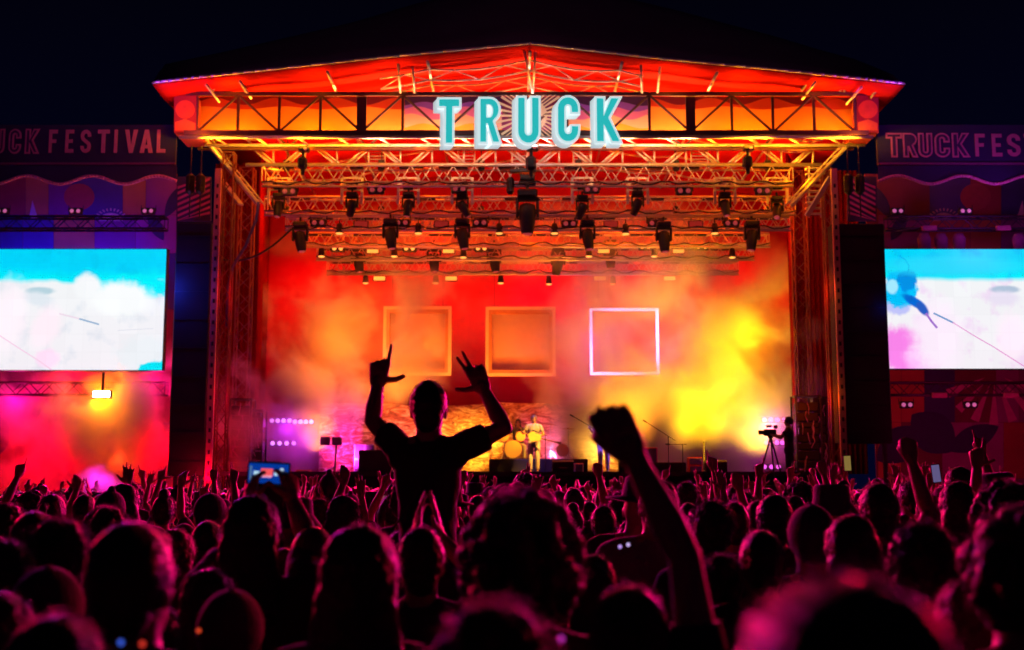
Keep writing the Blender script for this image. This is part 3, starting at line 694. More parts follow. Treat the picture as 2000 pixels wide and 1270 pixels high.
# ------------------------------------------------------------------ par cans with glowing rims
def par(px, py, Y, label, group, s=1.):
    e = empty('par_can', W(px, py, Y), label, 'par can', group); e.scale = (s, s, s)
    m = MB(); m.lathe([(.07, .16), (.10, .10), (.12, -.12), (.14, -.16)], (0, 0, 0), 14); m.tube((0, 0, .14), (0, 0, .32), .02, n=6); m.build('can', blk, e, smooth=True)
    m = MB(); m.lathe([(.125, -.163), (.09, -.20), (.02, -.215)], (0, 0, 0), 14); m.build('lens', lens_warm, e, smooth=True)
pc = [(663, 446, 37), (817, 446, 37), (975, 446, 37), (1083, 446, 37), (1222, 447, 37), (1396, 446, 37)]
for i, (x, y, Y) in enumerate(pc): par(x, y, Y, lab_list(6, 'small par can with a glowing mouth, leftmost of the lower row', 'small par can with a glowing mouth, rightmost of the lower row', '%s small par can with a glowing mouth from the left in the lower row')[i], 'lower par cans', .95)
pc = [(628, 492, 39.5), (770, 492, 39.5), (905, 494, 39.5), (1150, 492, 39.5), (1278, 492, 39.5), (1430, 494, 39.5)]
for i, (x, y, Y) in enumerate(pc): par(x, y, Y, lab_list(6, 'hazy par can at the left end of the middle row', 'hazy par can at the right end of the middle row', '%s hazy par can from the left in the middle row')[i], 'middle par cans', .9)
pc = [(714, 545, 41), (851, 545, 41), (978, 545, 41), (1072, 547, 41), (1197, 547, 41)]
for i, (x, y, Y) in enumerate(pc): par(x, y, Y, lab_list(5, 'faint par can at the left end of the rearmost row', 'faint par can at the right end of the rearmost row', '%s faint par can from the left in the rearmost row')[i], 'rearmost par cans', .85)
# ------------------------------------------------------------------ flood panels
pan = mat('panel_glow', (1, .5, .2), .5, 0, .02, 4, emit=(1, .36, .05), est=1.4)
pand = mat('panel_dim', (.3, .08, .08), .5, 0, .02, 4, emit=(.5, .03, .02), est=.35)
def flood(px, py, Y, w, hh, lit, label, group):
    e = empty('flood_panel', W(px, py, Y), label, 'flood panel', group)
    m = MB(); m.bevbox((0, .04, 0), (w, .10, hh), .015); m.tube((-w*.3, .04, 0), (-w*.3, .04, hh*1.2), .012, n=5); m.tube((w*.3, .04, 0), (w*.3, .04, hh*1.2), .012, n=5); m.build('housing', blk, e)
    m = MB(); m.box((0, -.013, 0), (w*.88, .006, hh*.8)); m.build('light_face', pan if lit else pand, e)
for i, x in enumerate((705, 862, 1193, 1359)): flood(x, 438, 37.0, .46, .22, False, lab_list(4, 'dull red flood panel at the left end of the lower truss', 'dull red flood panel at the right end of the lower truss', '%s dull red flood panel from the left on the lower truss')[i], 'dull flood panels')
for i, x in enumerate((728, 876, 1179, 1325)): flood(x, 491, 39.8, .42, .15, True, lab_list(4, 'glowing orange flood panel at the left end of the middle truss', 'glowing orange flood panel at the right end of the middle truss', '%s glowing orange flood panel from the left on the middle truss')[i], 'glowing flood panels')
for i, x in enumerate((741, 881, 1172, 1308)): flood(x, 544, 41.4, .44, .17, True, lab_list(4, 'bright low flood panel above the leftmost frame', 'bright low flood panel farthest right on the rear truss', '%s bright low flood panel from the left on the rear truss')[i], 'lowest glowing flood panels')
# loose cable swag at the left tower
m = MB(); P = []
for i in range(25):
    t = i/24; P.append(W(400+170*t, 500-0*t+(-65*t)+38*math.sin(math.pi*t*.9), 34.6))
m.path(P, .03, 6); l = P[0]; tag(sub(m, l).build('hanging_cable', blk, loc=l), 'thick loose cable sagging from the left tower to the lamps', 'cable')
m = MB(); P = [W(x, y, 34.3) for x, y in ((505, 395), (500, 430), (480, 480), (455, 520), (445, 560), (443, 640))]
m.path(P, .045, 6); l = P[0]; tag(sub(m, l).build('hanging_cable', mat('cable_blue', (.1, .1, .35), .4), loc=l), 'bluish cable bundle dropping down beside the left tower', 'cable')
# ================================================================== speaker walls
for x0, x1, yt, yb, lab in ((326, 414, 434, 930, 'tall black speaker wall between the left screen and the stage'), (1640, 1727, 436, 866, 'tall black speaker wall between the stage and the right screen')):
    a, b = W(x0, yb, 33.3), W(x1, yt, 33.3); zb_ = max(a.z, 1.2)
    e = empty('speaker_wall', ((a.x+b.x)/2, 33.3, zb_), lab, 'speaker wall', 'black speaker walls')
    m = MB(); m.bevbox(((a.x+b.x)/2, 33.58, (zb_+b.z)/2), (b.x-a.x, .5, b.z-zb_), .03); sub(m, e.location).build('scrim', blkfab, e)
    m = MB()
    for k in range(9):
        z = zb_+(b.z-zb_)*(k+.5)/9; m.box(((a.x+b.x)/2, 33.31, z), (b.x-a.x-.04, .018, .012))
    sub(m, e.location).build('seam', blk, e)
    m = MB()
    for x in (a.x+.15, b.x-.15): m.box((x, 33.6, zb_/2), (.1, .1, zb_-.002))
    sub(m, e.location).build('leg', alud, e)
for px, lab in ((1657, 'black rigging motor hanging left of its twin above the right speaker wall'), (1679, 'black rigging motor hanging right of its twin above the right speaker wall'), (372, 'black rigging motor hanging left of its twin above the left speaker wall'), (392, 'black rigging motor hanging right of its twin above the left speaker wall')):
    e = empty('rigging_motor', W(px, 360, 33.2), lab, 'hoist', 'rigging motors over the speaker walls')
    m = MB(); m.bevbox((0, 0, 0), (.24, .26, .62), .09); m.build('motor_body', blk, e, smooth=False)
    for z0, z1 in ((.3, 1.1), (-.3, -.95)): m = MB(); m.tube((0, 0, z0), (0, 0, z1), .02, n=5); m.build('chain', alud, e)
# ================================================================== video screens
def screen_mat(name, seed, left, blobs=()):
    m = bpy.data.materials.new(name); m.use_nodes = True; n = m.node_tree; b = n.nodes['Principled BSDF']
    tc = n.nodes.new('ShaderNodeTexCoord'); sep = n.nodes.new('ShaderNodeSeparateXYZ'); n.links.new(tc.outputs['Object'], sep.inputs[0])
    nz = n.nodes.new('ShaderNodeTexNoise'); nz.inputs['Scale'].default_value = .9; nz.inputs['Detail'].default_value = 6
    off = n.nodes.new('ShaderNodeMapping'); off.inputs['Location'].default_value = (seed, 0, seed); n.links.new(tc.outputs['Object'], off.inputs[0]); n.links.new(off.outputs[0], nz.inputs['Vector'])
    a = n.nodes.new('ShaderNodeMath'); a.operation = 'MULTIPLY_ADD'; a.inputs[1].default_value = .55 if left else .16; n.links.new(nz.outputs['Fac'], a.inputs[0]); n.links.new(sep.outputs['Z'], a.inputs[2])
    r = n.nodes.new('ShaderNodeValToRGB'); e = r.color_ramp.elements
    mr = n.nodes.new('ShaderNodeMapRange'); mr.inputs[1].default_value = 0; mr.inputs[2].default_value = 3.3; n.links.new(a.outputs[0], mr.inputs[0]); n.links.new(mr.outputs[0], r.inputs[0])
    thr = .84 if left else .79
    e[0].position = thr-.03; e[0].color = (.84, .86, .88, 1); e[1].position = thr+.012; e[1].color = (.0, .80, .90, 1)
    x = e.new(.10); x.color = (.86, .82, .87, 1)
    x = e.new(.97); x.color = (0, .62, .9, 1)
    n2 = n.nodes.new('ShaderNodeTexNoise'); n2.inputs['Scale'].default_value = 1.6; n2.inputs['Detail'].default_value = 7; n.links.new(off.outputs[0], n2.inputs['Vector'])
    r2 = n.nodes.new('ShaderNodeValToRGB'); r2.color_ramp.elements[0].position = .36; r2.color_ramp.elements[0].color = (.70, .78, .86, 1) if left else (.95, .55, .95, 1); r2.color_ramp.elements[1].position = .48; r2.color_ramp.elements[1].color = (1, 1, 1, 1)
    n.links.new(n2.outputs['Fac'], r2.inputs[0])
    mx = n.nodes.new('ShaderNodeMix'); mx.data_type = 'RGBA'; mx.blend_type = 'MULTIPLY'; mx.inputs[0].default_value = .45; n.links.new(r.outputs[0], mx.inputs[6]); n.links.new(r2.outputs[0], mx.inputs[7])
    nb = n.nodes.new('ShaderNodeTexNoise'); nb.inputs['Scale'].default_value = 3.6; nb.inputs['Detail'].default_value = 5; nb.inputs['Roughness'].default_value = .65; n.links.new(tc.outputs['Object'], nb.inputs['Vector'])
    for (cx, cz, rx, rz, ang, colr, soft, jag) in blobs:
        mp_ = n.nodes.new('ShaderNodeMapping'); mp_.vector_type = 'TEXTURE'; mp_.inputs['Location'].default_value = (cx, 0, cz); mp_.inputs['Rotation'].default_value = (0, R(ang), 0); mp_.inputs['Scale'].default_value = (rx, 50, rz)
        n.links.new(tc.outputs['Object'], mp_.inputs[0]); l_ = n.nodes.new('ShaderNodeVectorMath'); l_.operation = 'LENGTH'; n.links.new(mp_.outputs[0], l_.inputs[0])
        q_ = n.nodes.new('ShaderNodeMath'); q_.operation = 'MULTIPLY_ADD'; q_.inputs[1].default_value = jag; n.links.new(nb.outputs['Fac'], q_.inputs[0]); n.links.new(l_.outputs['Value'], q_.inputs[2])
        w_ = n.nodes.new('ShaderNodeMapRange'); w_.interpolation_type = 'SMOOTHSTEP'; w_.inputs[1].default_value = 1+jag*.5-soft; w_.inputs[2].default_value = 1+jag*.5+soft; w_.inputs[3].default_value = 1; w_.inputs[4].default_value = 0; n.links.new(q_.outputs[0], w_.inputs[0])
        x_ = n.nodes.new('ShaderNodeMix'); x_.data_type = 'RGBA'; n.links.new(w_.outputs[0], x_.inputs[0]); n.links.new(mx.outputs[2], x_.inputs[6]); x_.inputs[7].default_value = (*colr, 1); mx = x_
    bk = n.nodes.new('ShaderNodeTexBrick'); bk.offset = 0; bk.inputs['Scale'].default_value = 1; bk.inputs['Mortar Size'].default_value = .006; bk.inputs['Brick Width'].default_value = .5; bk.inputs['Row Height'].default_value = .5
    bk.inputs['Color1'].default_value = (1, 1, 1, 1); bk.inputs['Color2'].default_value = (.955, .955, .955, 1); bk.inputs['Mortar'].default_value = (.93, .93, .93, 1)
    mpb = n.nodes.new('ShaderNodeMapping'); mpb.inputs['Rotation'].default_value = (R(90), 0, 0); n.links.new(tc.outputs['Object'], mpb.inputs[0]); n.links.new(mpb.outputs[0], bk.inputs['Vector'])
    mb_ = n.nodes.new('ShaderNodeMix'); mb_.data_type = 'RGBA'; mb_.blend_type = 'MULTIPLY'; mb_.inputs[0].default_value = 1; n.links.new(mx.outputs[2], mb_.inputs[6]); n.links.new(bk.outputs['Color'], mb_.inputs[7]); mx = mb_
    b.inputs['Base Color'].default_value = (.01, .01, .01, 1); n.links.new(mx.outputs[2], b.inputs['Emission Color']); b.inputs['Emission Strength'].default_value = 1.1
    return m
def emis(name, c, s=1.): return mat(name, (.01, .01, .01), .5, 0, 0, 1, emit=c, est=s)
def screen(x0, x1, yt, yb, Y, mt, lab, marks):
    a, b = W(x0, yb, Y), W(x1, yt, Y)
    e = empty('video_screen', (a.x, Y, a.z), lab, 'screen', 'video screens beside the stage')
    m = MB(); m.box(((b.x-a.x)/2, 0, (b.z-a.z)/2), (b.x-a.x, .02, b.z-a.z)); m.build('display', mt, e)
    m = MB(); m.box(((b.x-a.x)/2, .14, (b.z-a.z)/2), (b.x-a.x+.04, .22, b.z-a.z+.04)); m.build('cabinet', blk, e)
    for k, (kind, c, pts, w) in enumerate(marks):
        m = MB(); P = [(W(u, v, Y).x-a.x, W(u, v, Y).z-a.z) for u, v in pts]
        if kind == 'line': m.prism([stroke(P, w)], -.016-.003*k, -.013-.003*k)
        else: m.prism([P], -.016-.003*k, -.013-.003*k)
        m.build('picture_shape', emis('pix_%d_%d' % (x0 > 0, k), c), e)
    return e
def blob(cx, cy, rx, ry, seed=0, n=22, jag=.12):
    rr = random.Random(seed); return [(cx+rx*(1+rr.uniform(-jag, jag))*math.cos(2*math.pi*i/n), cy+ry*(1+rr.uniform(-jag, jag))*math.sin(2*math.pi*i/n)) for i in range(n)]
def pl(x0, yb, px, py, rx, ry, ang, colr, soft=.25, jag=.5):
    a = W(x0, yb, 33.6); p = W(px, py, 33.6); k = 33.6/F_PX
    return (p.x-a.x, p.z-a.z, rx*k, ry*k, ang, colr, soft, jag)
LB = [pl(-300, 723, 262, 560, 75, 24, 0, (.0, .80, .90), .2, 1.1), pl(-300, 723, 235, 585, 60, 34, 0, (.90, .92, .93), .3, .8), pl(-300, 723, 170, 560, 26, 26, 0, (.88, .90, .92), .3, .6),
      pl(-300, 723, 78, 569, 28, 8, 0, (.45, .62, .70), .3, .4), pl(-300, 723, 74, 584, 30, 13, 10, (.72, .78, .84), .4, .6), pl(-300, 723, 90, 640, 26, 40, 20, (.96, .82, .90), .5, .8), pl(-300, 723, 92, 700, 24, 18, 0, (.95, .70, .88), .3, .8),
      pl(-300, 723, 285, 690, 55, 34, 0, (.80, .83, .87), .4, 1.6), pl(-300, 723, 305, 722, 34, 16, 0, (.0, .72, .86), .2, 1.4), pl(-300, 723, 20, 620, 30, 60, 0, (.97, .86, .93), .6, .8)]
RB = [pl(1728, 720, 1775, 690, 62, 46, 30, (.90, .22, .78), .22, .7), pl(1728, 720, 1800, 700, 34, 26, 0, (.93, .45, .88), .3, .7), pl(1728, 720, 1830, 660, 46, 70, 0, (.93, .80, .93), .5, .9), pl(1728, 720, 1752, 592, 28, 24, 20, (.50, .52, .90), .15, .7), pl(1728, 720, 1758, 565, 34, 38, 0, (.0, .50, .90), .12, 1.1),
      pl(1728, 720, 1742, 560, 12, 14, 0, (.35, .78, .96), .2, .9), pl(1728, 720, 1772, 548, 18, 22, 20, (.0, .26, .72), .15, 1.2), pl(1728, 720, 1786, 590, 26, 9, 32, (.0, .13, .62), .25, .4), pl(1728, 720, 1802, 604, 16, 8, 52, (.02, .10, .50), .25, .4),
      pl(1728, 720, 1962, 566, 28, 8, 0, (.42, .52, .66), .3, .4), pl(1728, 720, 1960, 583, 30, 14, 0, (.78, .72, .86), .4, .6), pl(1728, 720, 1975, 660, 26, 44, 0, (.96, .80, .92), .5, .8), pl(1728, 720, 1860, 520, 120, 20, 0, (.02, .66, .92), .5, .3)]
screen(-300, 325, 487, 723, 33.6, screen_mat('screen_picture_left', 3.1, True, LB), 'large bright video screen at the left, cyan above white', [
    ('line', (.85, .70, .82), [(116, 613), (160, 624)], .04), ('line', (.30, .45, .65), [(155, 623), (194, 634)], .045),
    ('line', (.92, .62, .80), [(0, 656), (40, 682), (75, 704), (102, 723)], .03), ('line', (.75, .76, .84), [(230, 646), (300, 642)], .02)])
screen(1728, 2330, 487, 720, 33.6, screen_mat('screen_picture_right', 8.4, False, RB), 'large bright video screen at the right showing a blue curly figure and microphone', [
    ('line', (.35, .15, .62), [(1808, 612), (1819, 628), (1830, 641)], .06), ('line', (.10, .28, .58), [(1823, 612), (1862, 631)], .045), ('line', (.75, .25, .60), [(1860, 630), (1900, 655), (1940, 678), (2000, 716)], .025),
    ('line', (.0, .35, .75), [(1756, 500), (1768, 508), (1775, 520), (1772, 535)], .012)])
# ================================================================== wings: fascia, awning, printed wall
navy = mat('fascia_navy', (.03, .03, .10), .9, 0, .3, .8, .4, bscale=2)
pinkl = mat('letter_pink', (.62, .22, .34), .7); plum = mat('letter_dark', (.06, .03, .12), .8)
def wing(side):
    x0, x1 = (-420, 345) if side < 0 else (1715, 2450); nm = 'left' if side < 0 else 'right'; Y = 33.7
    a, b = W(x0, 322, Y), W(x1, 244, Y)
    e = empty('wing_fascia', (a.x, Y, a.z), 'dark blue fascia with pink lettering above the %s screen' % nm, 'fascia', 'lettered fascias beside the stage')
    m = MB(); m.prism([[(a.x, a.z), (b.x, a.z), (b.x, b.z), (a.x, b.z)]], Y, Y+.12); sub(m, e.location).build('panel', navy, e)
    m = MB(); m.box(((a.x+b.x)/2, Y-.03, a.z+.02), (b.x-a.x, .06, .06)); sub(m, e.location).build('trim', mat('trim_plum', (.20, .06, .16), .8), e)
    if side < 0: L = [('T', -78, -53, 0), ('R', -44, -20, 0), ('U', -13, 9, 0), ('C', 18, 41, 0), ('K', 50, 75, 0), ('F', 95, 115, 1), ('E', 127, 147, 1), ('S', 157, 179, 1), ('T', 190, 215, 1), ('I', 216, 237, 1), ('V', 244, 269, 1), ('A', 274, 299, 1), ('L', 306, 327, 1)]
    else: L = [('T', 1733, 1759, 0), ('R', 1766, 1788, 0), ('U', 1796, 1818, 0), ('C', 1828, 1852, 0), ('K', 1862, 1888, 0), ('F', 1905, 1924, 1), ('E', 1938, 1957, 1), ('S', 1968, 1991, 1), ('T', 2001, 2026, 1), ('I', 2028, 2048, 1), ('V', 2056, 2081, 1), ('A', 2086, 2111, 1), ('L', 2118, 2139, 1)]
    yt, yb = (254, 299) if side < 0 else (262, 306)
    for ch, l, r_, solid in L:
        p, q = W(l, yb, Y), W(r_, yt, Y); lp = place(letter(ch), p.x, p.z, q.x-p.x, q.z-p.z)
        if solid: m = MB(); m.prism(lp, Y-.03, Y-.003); sub(m, e.location).build('letter', pinkl, e)
        else:
            o = [offset(lp[0], .028)]+[offset(t, -.01) for t in lp[1:]]
            m = MB(); m.prism(o, Y-.02, Y-.003)
            m.prism([[(u+.05, v-.05) for u, v in o[0]]], Y-.002, Y+.001) if False else None
            le = sub(m, e.location).build('letter', pinkl, e)
            m = MB(); m.prism([offset(lp[0], -.022)], Y-.028, Y-.021); sub(m, e.location).build('letter_inlay', plum, le)
    # awning with a wavy hem
    Y2 = 33.5; ph = 0 if side < 0 else 2.0
    def hem(x): return 352+8*math.sin(2*math.pi*(x-(85 if side < 0 else 1785))/127)
    N = 120; xs = [x0+(x1-x0)*i/N for i in range(N+1)]
    hm = [W(x, hem(x), Y2) for x in xs]; top = [W(x, 323, Y2+.19) for x in xs]
    e2 = empty('wavy_awning', hm[0], 'navy awning with a wavy pink hem above the %s screen' % nm, 'awning', 'wavy awnings beside the stage')
    m = MB(); m.add([*hm, *top], [(i, i+1, N+2+i, N+1+i) for i in range(N)]); c = sub(m, hm[0]).build('cloth', navy, e2); c.modifiers.new('t', 'SOLIDIFY').thickness = .015
    m = MB(); m.path([p+Vector((0, -.02, 0)) for p in hm], .045, 6); sub(m, hm[0]).build('hem', mat('hem_pink', (.75, .30, .42), .7), e2, smooth=True)
    # printed wall
    Y3 = 36.6; a, b = W(x0, 1000, Y3), W(x1, 340, Y3)
    e3 = empty('printed_wall', (a.x, Y3, 0), 'dark printed wall with leaves, sun and sail shapes around the %s screen' % nm, 'printed wall', 'printed walls beside the stage')
    cols = [(.30, .03, .04), (.20, .03, .14), (.08, .04, .16), (.42, .08, .05), (.28, .05, .20), (.16, .02, .05), (.45, .14, .05), (.05, .04, .13)]
    pm = [mat('print_%d' % i, c, .9, 0, .3, 1.5) for i, c in enumerate(cols)]
    m = MB(); rr = random.Random(4 if side < 0 else 9)
    def Q(u): return u if side > 0 else 2000-u+60      # mirrored design
    m.prism([[(a.x, .05), (b.x, .05), (b.x, b.z), (a.x, b.z)]], Y3, Y3+.06, 5)
    y = 345
    while y < 1000:
        x = 1715
        hh = 75 if y < 430 else 110
        while x < 2430:
            w = rr.choice((45, 60, 80, 100)); u0, u1 = sorted((Q(x), Q(x+w)))
            P = px2([(u0+.5, y+hh-.5), (u1-.5, y+hh-.5), (u1-.5, y+.5), (u0+.5, y+.5)], Y3); m.prism([P], Y3-.012, Y3-.004, rr.choice((0, 1, 2, 3, 4, 5, 6, 7)))
            x += w
        y += hh
    sub(m, e3.location).build('print', pm, e3)
    def leaf(cx, cy, L_, wd_, ang, mi, lay):
        n_ = 14; P = []
        for i in range(n_+1): t = i/n_; P.append((t*L_, wd_*math.sin(math.pi*t)**.8))
        P += [(p[0], -p[1]) for p in P[::-1][1:-1]]
        c_, s_ = math.cos(R(ang)), math.sin(R(ang)); P = [(cx+u*c_-v*s_, cy+u*s_+v*c_) for u, v in P]
        mm = MB(); mm.prism([px2([(Q(u), v) for u, v in P], Y3)], Y3-.016-.004*lay, Y3-.013-.004*lay); sub(mm, e3.location).build('leaf_print', mi, e3)
    dk = mat('print_leaf', (.035, .02, .09), .9); pk = mat('print_pink', (.55, .12, .28), .9); rd = mat('print_red', (.38, .05, .05), .9); cr_ = mat('print_cream', (.55, .35, .32), .9)
    leaf(1700, 360, 75, 13, 60, dk, 0); leaf(1740, 470, 60, 12, -60, dk, 1)
    leaf(1712, 900, 110, 34, -35, dk, 0); leaf(1780, 810, 110, 40, 40, dk, 1); leaf(1900, 930, 130, 30, 30, dk, 2); leaf(1850, 880, 110, 24, -25, dk, 3); leaf(2050, 800, 120, 40, 60, dk, 1)
    mm = MB(); cxy = (1942, 730)
    for k in range(7):
        t = R(25+k*22); mm.prism([px2([(Q(cxy[0]+20*math.cos(t)), cxy[1]+20*math.sin(t)), (Q(cxy[0]+100*math.cos(t-.09)), cxy[1]+100*math.sin(t-.09)), (Q(cxy[0]+100*math.cos(t+.09)), cxy[1]+100*math.sin(t+.09))], Y3)], Y3-.028, Y3-.024)
    sub(mm, e3.location).build('sun_ray_print', pk, e3)
    mm = MB()
    for k in range(11):
        t = R(200+k*14); r1, r2 = 26, 33; mm.prism([px2([(Q(1843+r_*math.cos(t+w_)), 432+r_*.75*math.sin(t+w_)) for r_, w_ in ((r1, -.05), (r2, -.05), (r2, .05), (r1, .05))], Y3)], Y3-.03, Y3-.026)
    mm.prism([px2([(Q(1843+23*math.cos(R(180+k*18))), 432+16*math.sin(R(180+k*18))) for k in range(11)], Y3)], Y3-.024, Y3-.020)
    sub(mm, e3.location).build('sun_print', cr_, e3)
    mm = MB(); mm.prism([px2([(Q(1985), 428), (Q(2003), 428), (Q(1996), 392)], Y3)], Y3-.03, Y3-.026); sub(mm, e3.location).build('sail_print', cr_, e3)
    mm = MB(); cx_ = Q(1905); mm.prism([px2([(cx_+30*math.cos(R(k*18)), 385+26*math.sin(R(k*18))) for k in range(20)], Y3)], Y3-.02, Y3-.016); sub(mm, e3.location).build('sun_print', rd, e3)
    # diagonal striped strip next to the stage
    e4 = empty('striped_banner', W(1682 if side > 0 else 385, 430, 34.6), 'narrow banner with slanting magenta stripes beside the %s speaker wall' % nm, 'banner', 'striped banners beside the speaker walls')
    xa, xb = (1655, 1712) if side > 0 else (345, 412)
    mm = MB(); mm.prism([px2([(xa, 432), (xb, 432), (xb, 345), (xa, 345)], 34.7)], 34.7, 34.75); sub(mm, e4.location).build('cloth', plum, e4)
    mm = MB()
    for k in range(8):
        y0 = 350+k*11; d_ = 14 if side > 0 else -14
        q = [(xa+2, y0+5-d_), (xa+2, y0-d_), (xb-2, y0+d_), (xb-2, y0+5+d_)]; q = [(u, max(346, min(431, v))) for u, v in q]
        mm.prism([px2(q, 34.69)], 34.688, 34.695)
    sub(mm, e4.location).build('stripe', mat('stripe_magenta', (.55, .08, .25), .8, emit=(.5, .02, .12), est=.06), e4)  # faint magenta glow painted into the stripes
    # trusses with lamps
    for (py, what, lp, yl) in ((437, 'upper', ((1752, 1885) if side > 0 else (5, 148, 290)), 413), (760, 'lower', ((1770, 1895) if side > 0 else ()), 791)):
        p, q = W(x0, py, 34.6), W(x1 if side < 0 else 2450, py, 34.6)
        if side < 0: q = W(325, py, 34.6)
        else: p = W(1730, py, 34.6)
        q.z = p.z; e5 = empty('wing_truss', p, '%s dark truss crossing the %s printed wall' % (what, nm), 'truss', 'trusses on the wings')
        mm = MB(); truss_mb(mm, p, q, .35, .03, .015, .35); sub(mm, p).build('truss', alud, e5)
        for i, xx in enumerate(lp): blinder(xx, yl, 34.2, lens_pink, 'two-eyed lamp with pink lenses %s, %s one' % ('above the %s screen' % nm if py < 500 else 'below the right screen', {0: 'leftmost', 1: 'second from left', 2: 'rightmost'}[i]), 'pink lamps on the wings', .8)
        if side > 0:
            for i, xx in enumerate((1835, 1975) if py > 500 else (1815, 1960)):
                mm = MB(); mm.bevbox((0, 0, 0), (.42, .1, .15), .02)
                tag(mm.build('control_box', mat('box_pink', (.45, .12, .2), .6), loc=W(xx, 772 if py > 500 else 446, 34.3)), 'pink lit flat box on the %s right truss, %s of two' % (what, 'left' if i == 0 else 'right'), 'control box', 'flat boxes on the right trusses')
wing(-1); wing(1)
# arcs of speakers seen above the right screen
for i, xx in enumerate((1805, 1838, 1873, 1990)):
    m = MB(); m.loft([((0, 0, -.25), .17, .12), ((0, 0, .05), .20, .14), ((0, 0, .2), .12, .09)], 12)
    tag(m.build('covered_lamp', mat('bag_plum', (.22, .07, .14), .8), loc=W(xx, 470, 34.3), smooth=True), 'plum covered lamp sitting above the right screen, %s' % ('leftmost', 'second from left', 'third from left', 'rightmost')[i], 'covered lamp', 'covered lamps over the right screen')
# bright rectangular blinder below left screen
e = empty('strobe_lamp', W(198, 770, 33.1), 'blazing white rectangular strobe in the smoke below the left screen', 'strobe')
m = MB(); m.bevbox((0, .06, 0), (.52, .12, .24), .02); m.box((0, .1, .35), (.06, .05, .5)); m.build('housing', blk, e)
m = MB(); m.box((0, -.008, 0), (.46, .012, .17)); m.build('light_face', mat('strobe_face', (1, 1, 1), .2, 0, 0, 1, emit=(1, .93, .85), est=9), e)
# ================================================================== smoke
def smoke(name, lab, c, half, dens, thr, scale, seed, col=(.95, .95, .95), step=None, soft=.16, base=.05):
    m = bpy.data.materials.new(name); m.use_nodes = True; n = m.node_tree; n.nodes.remove(n.nodes['Principled BSDF']); out = n.nodes['Material Output']
    pv = n.nodes.new('ShaderNodeVolumePrincipled'); pv.inputs['Color'].default_value = (*col, 1); pv.inputs['Anisotropy'].default_value = .0
    tc = n.nodes.new('ShaderNodeTexCoord'); mp = n.nodes.new('ShaderNodeMapping'); mp.inputs['Location'].default_value = (seed, seed*.7, seed*1.3)
    n.links.new(tc.outputs['Object'], mp.inputs[0]); nz = n.nodes.new('ShaderNodeTexNoise'); nz.inputs['Scale'].default_value = scale; nz.inputs['Detail'].default_value = 5; nz.inputs['Roughness'].default_value = .55; nz.inputs['Distortion'].default_value = .35
    n.links.new(mp.outputs[0], nz.inputs['Vector'])
    sc_ = n.nodes.new('ShaderNodeVectorMath'); sc_.operation = 'DIVIDE'; sc_.inputs[1].default_value = half; n.links.new(tc.outputs['Object'], sc_.inputs[0])
    ln_ = n.nodes.new('ShaderNodeVectorMath'); ln_.operation = 'LENGTH'; n.links.new(sc_.outputs[0], ln_.inputs[0])
    # ragged falloff: the distance is disturbed by the noise
    d_ = n.nodes.new('ShaderNodeMath'); d_.operation = 'MULTIPLY_ADD'; d_.inputs[1].default_value = -1.1; n.links.new(nz.outputs['Fac'], d_.inputs[0]); n.links.new(ln_.outputs['Value'], d_.inputs[2])
    a = n.nodes.new('ShaderNodeMapRange'); a.interpolation_type = 'SMOOTHSTEP'; a.inputs[1].default_value = -.05; a.inputs[2].default_value = .38; a.inputs[3].default_value = 1; a.inputs[4].default_value = 0; n.links.new(d_.outputs[0], a.inputs[0])
    r0 = n.nodes.new('ShaderNodeMapRange'); r0.interpolation_type = 'SMOOTHSTEP'; r0.inputs[1].default_value = thr; r0.inputs[2].default_value = thr+soft; r0.inputs[3].default_value = base; r0.inputs[4].default_value = dens; n.links.new(nz.outputs['Fac'], r0.inputs[0])
    r = n.nodes.new('ShaderNodeMath'); r.operation = 'MULTIPLY'; n.links.new(r0.outputs[0], r.inputs[0]); n.links.new(a.outputs[0], r.inputs[1])
    n.links.new(r.outputs[0], pv.inputs['Density']); n.links.new(pv.outputs[0], out.inputs['Volume'])
    mb = MB(); mb.box((0, 0, 0), [2*q for q in half]); o = mb.build(name, m, loc=c)
    m.cycles.volume_step_rate = step or 1.0
    return tag(o, lab, 'smoke', kind='stuff')
p = W(700, 655, 40.0); smoke('smoke', 'orange lit smoke billowing over the left part of the stage', p, (4.2, 1.4, 3.3), 1.7, .45, .48, 2.3, base=.14, soft=.14)
p = W(1350, 740, 39.9); smoke('smoke', 'yellow lit smoke cloud filling the right part of the stage', p, (5.8, 1.6, 6.0), 1.9, .40, .42, 11.0, base=.32, soft=.16)
p = W(1060, 600, 42.6); smoke('smoke', 'thin red haze hanging between the two smoke clouds at mid stage', p, (8.0, 1.2, 5.0), .30, .46, .4, 7.0, base=.04)
p = W(1035, 478, 40.2); smoke('smoke', 'orange haze drifting through the rear lighting trusses', p, (9.5, 1.7, 1.6), .35, .42, .5, 4.2, base=.10)
p = W(180, 880, 34.9); smoke('smoke', 'pink and red smoke drifting below the left screen', p, (6.6, 1.25, 3.5), 1.5, .45, .75, 5.5, base=.12, soft=.14)
p = W(203, 835, 33.9); smoke('smoke', 'dense orange smoke curling round the white strobe', p, (2.0, .9, 2.0), 3.6, .44, 1.0, 2.5, base=.2, soft=.08)
p = W(570, 850, 37.8); smoke('smoke', 'violet haze around the left light battens', p, (1.7, 1.0, 1.4), .5, .4, .9, 3.5, base=.35)
p = W(1505, 850, 38.1); smoke('smoke', 'magenta haze around the right light battens', p, (1.3, 1.0, 1.3), .4, .4, .9, 9.5, base=.3)
smoke('smoke', 'small magenta smoke puff rising from the crowd at the left', W(183, 985, 27), (.75, .6, .95), 5, .40, 1.8, 1.5, base=1.5)
point(W(183, 985, 27)+Vector((.1, .2, .5)), 40, (1, .02, .7), .1)
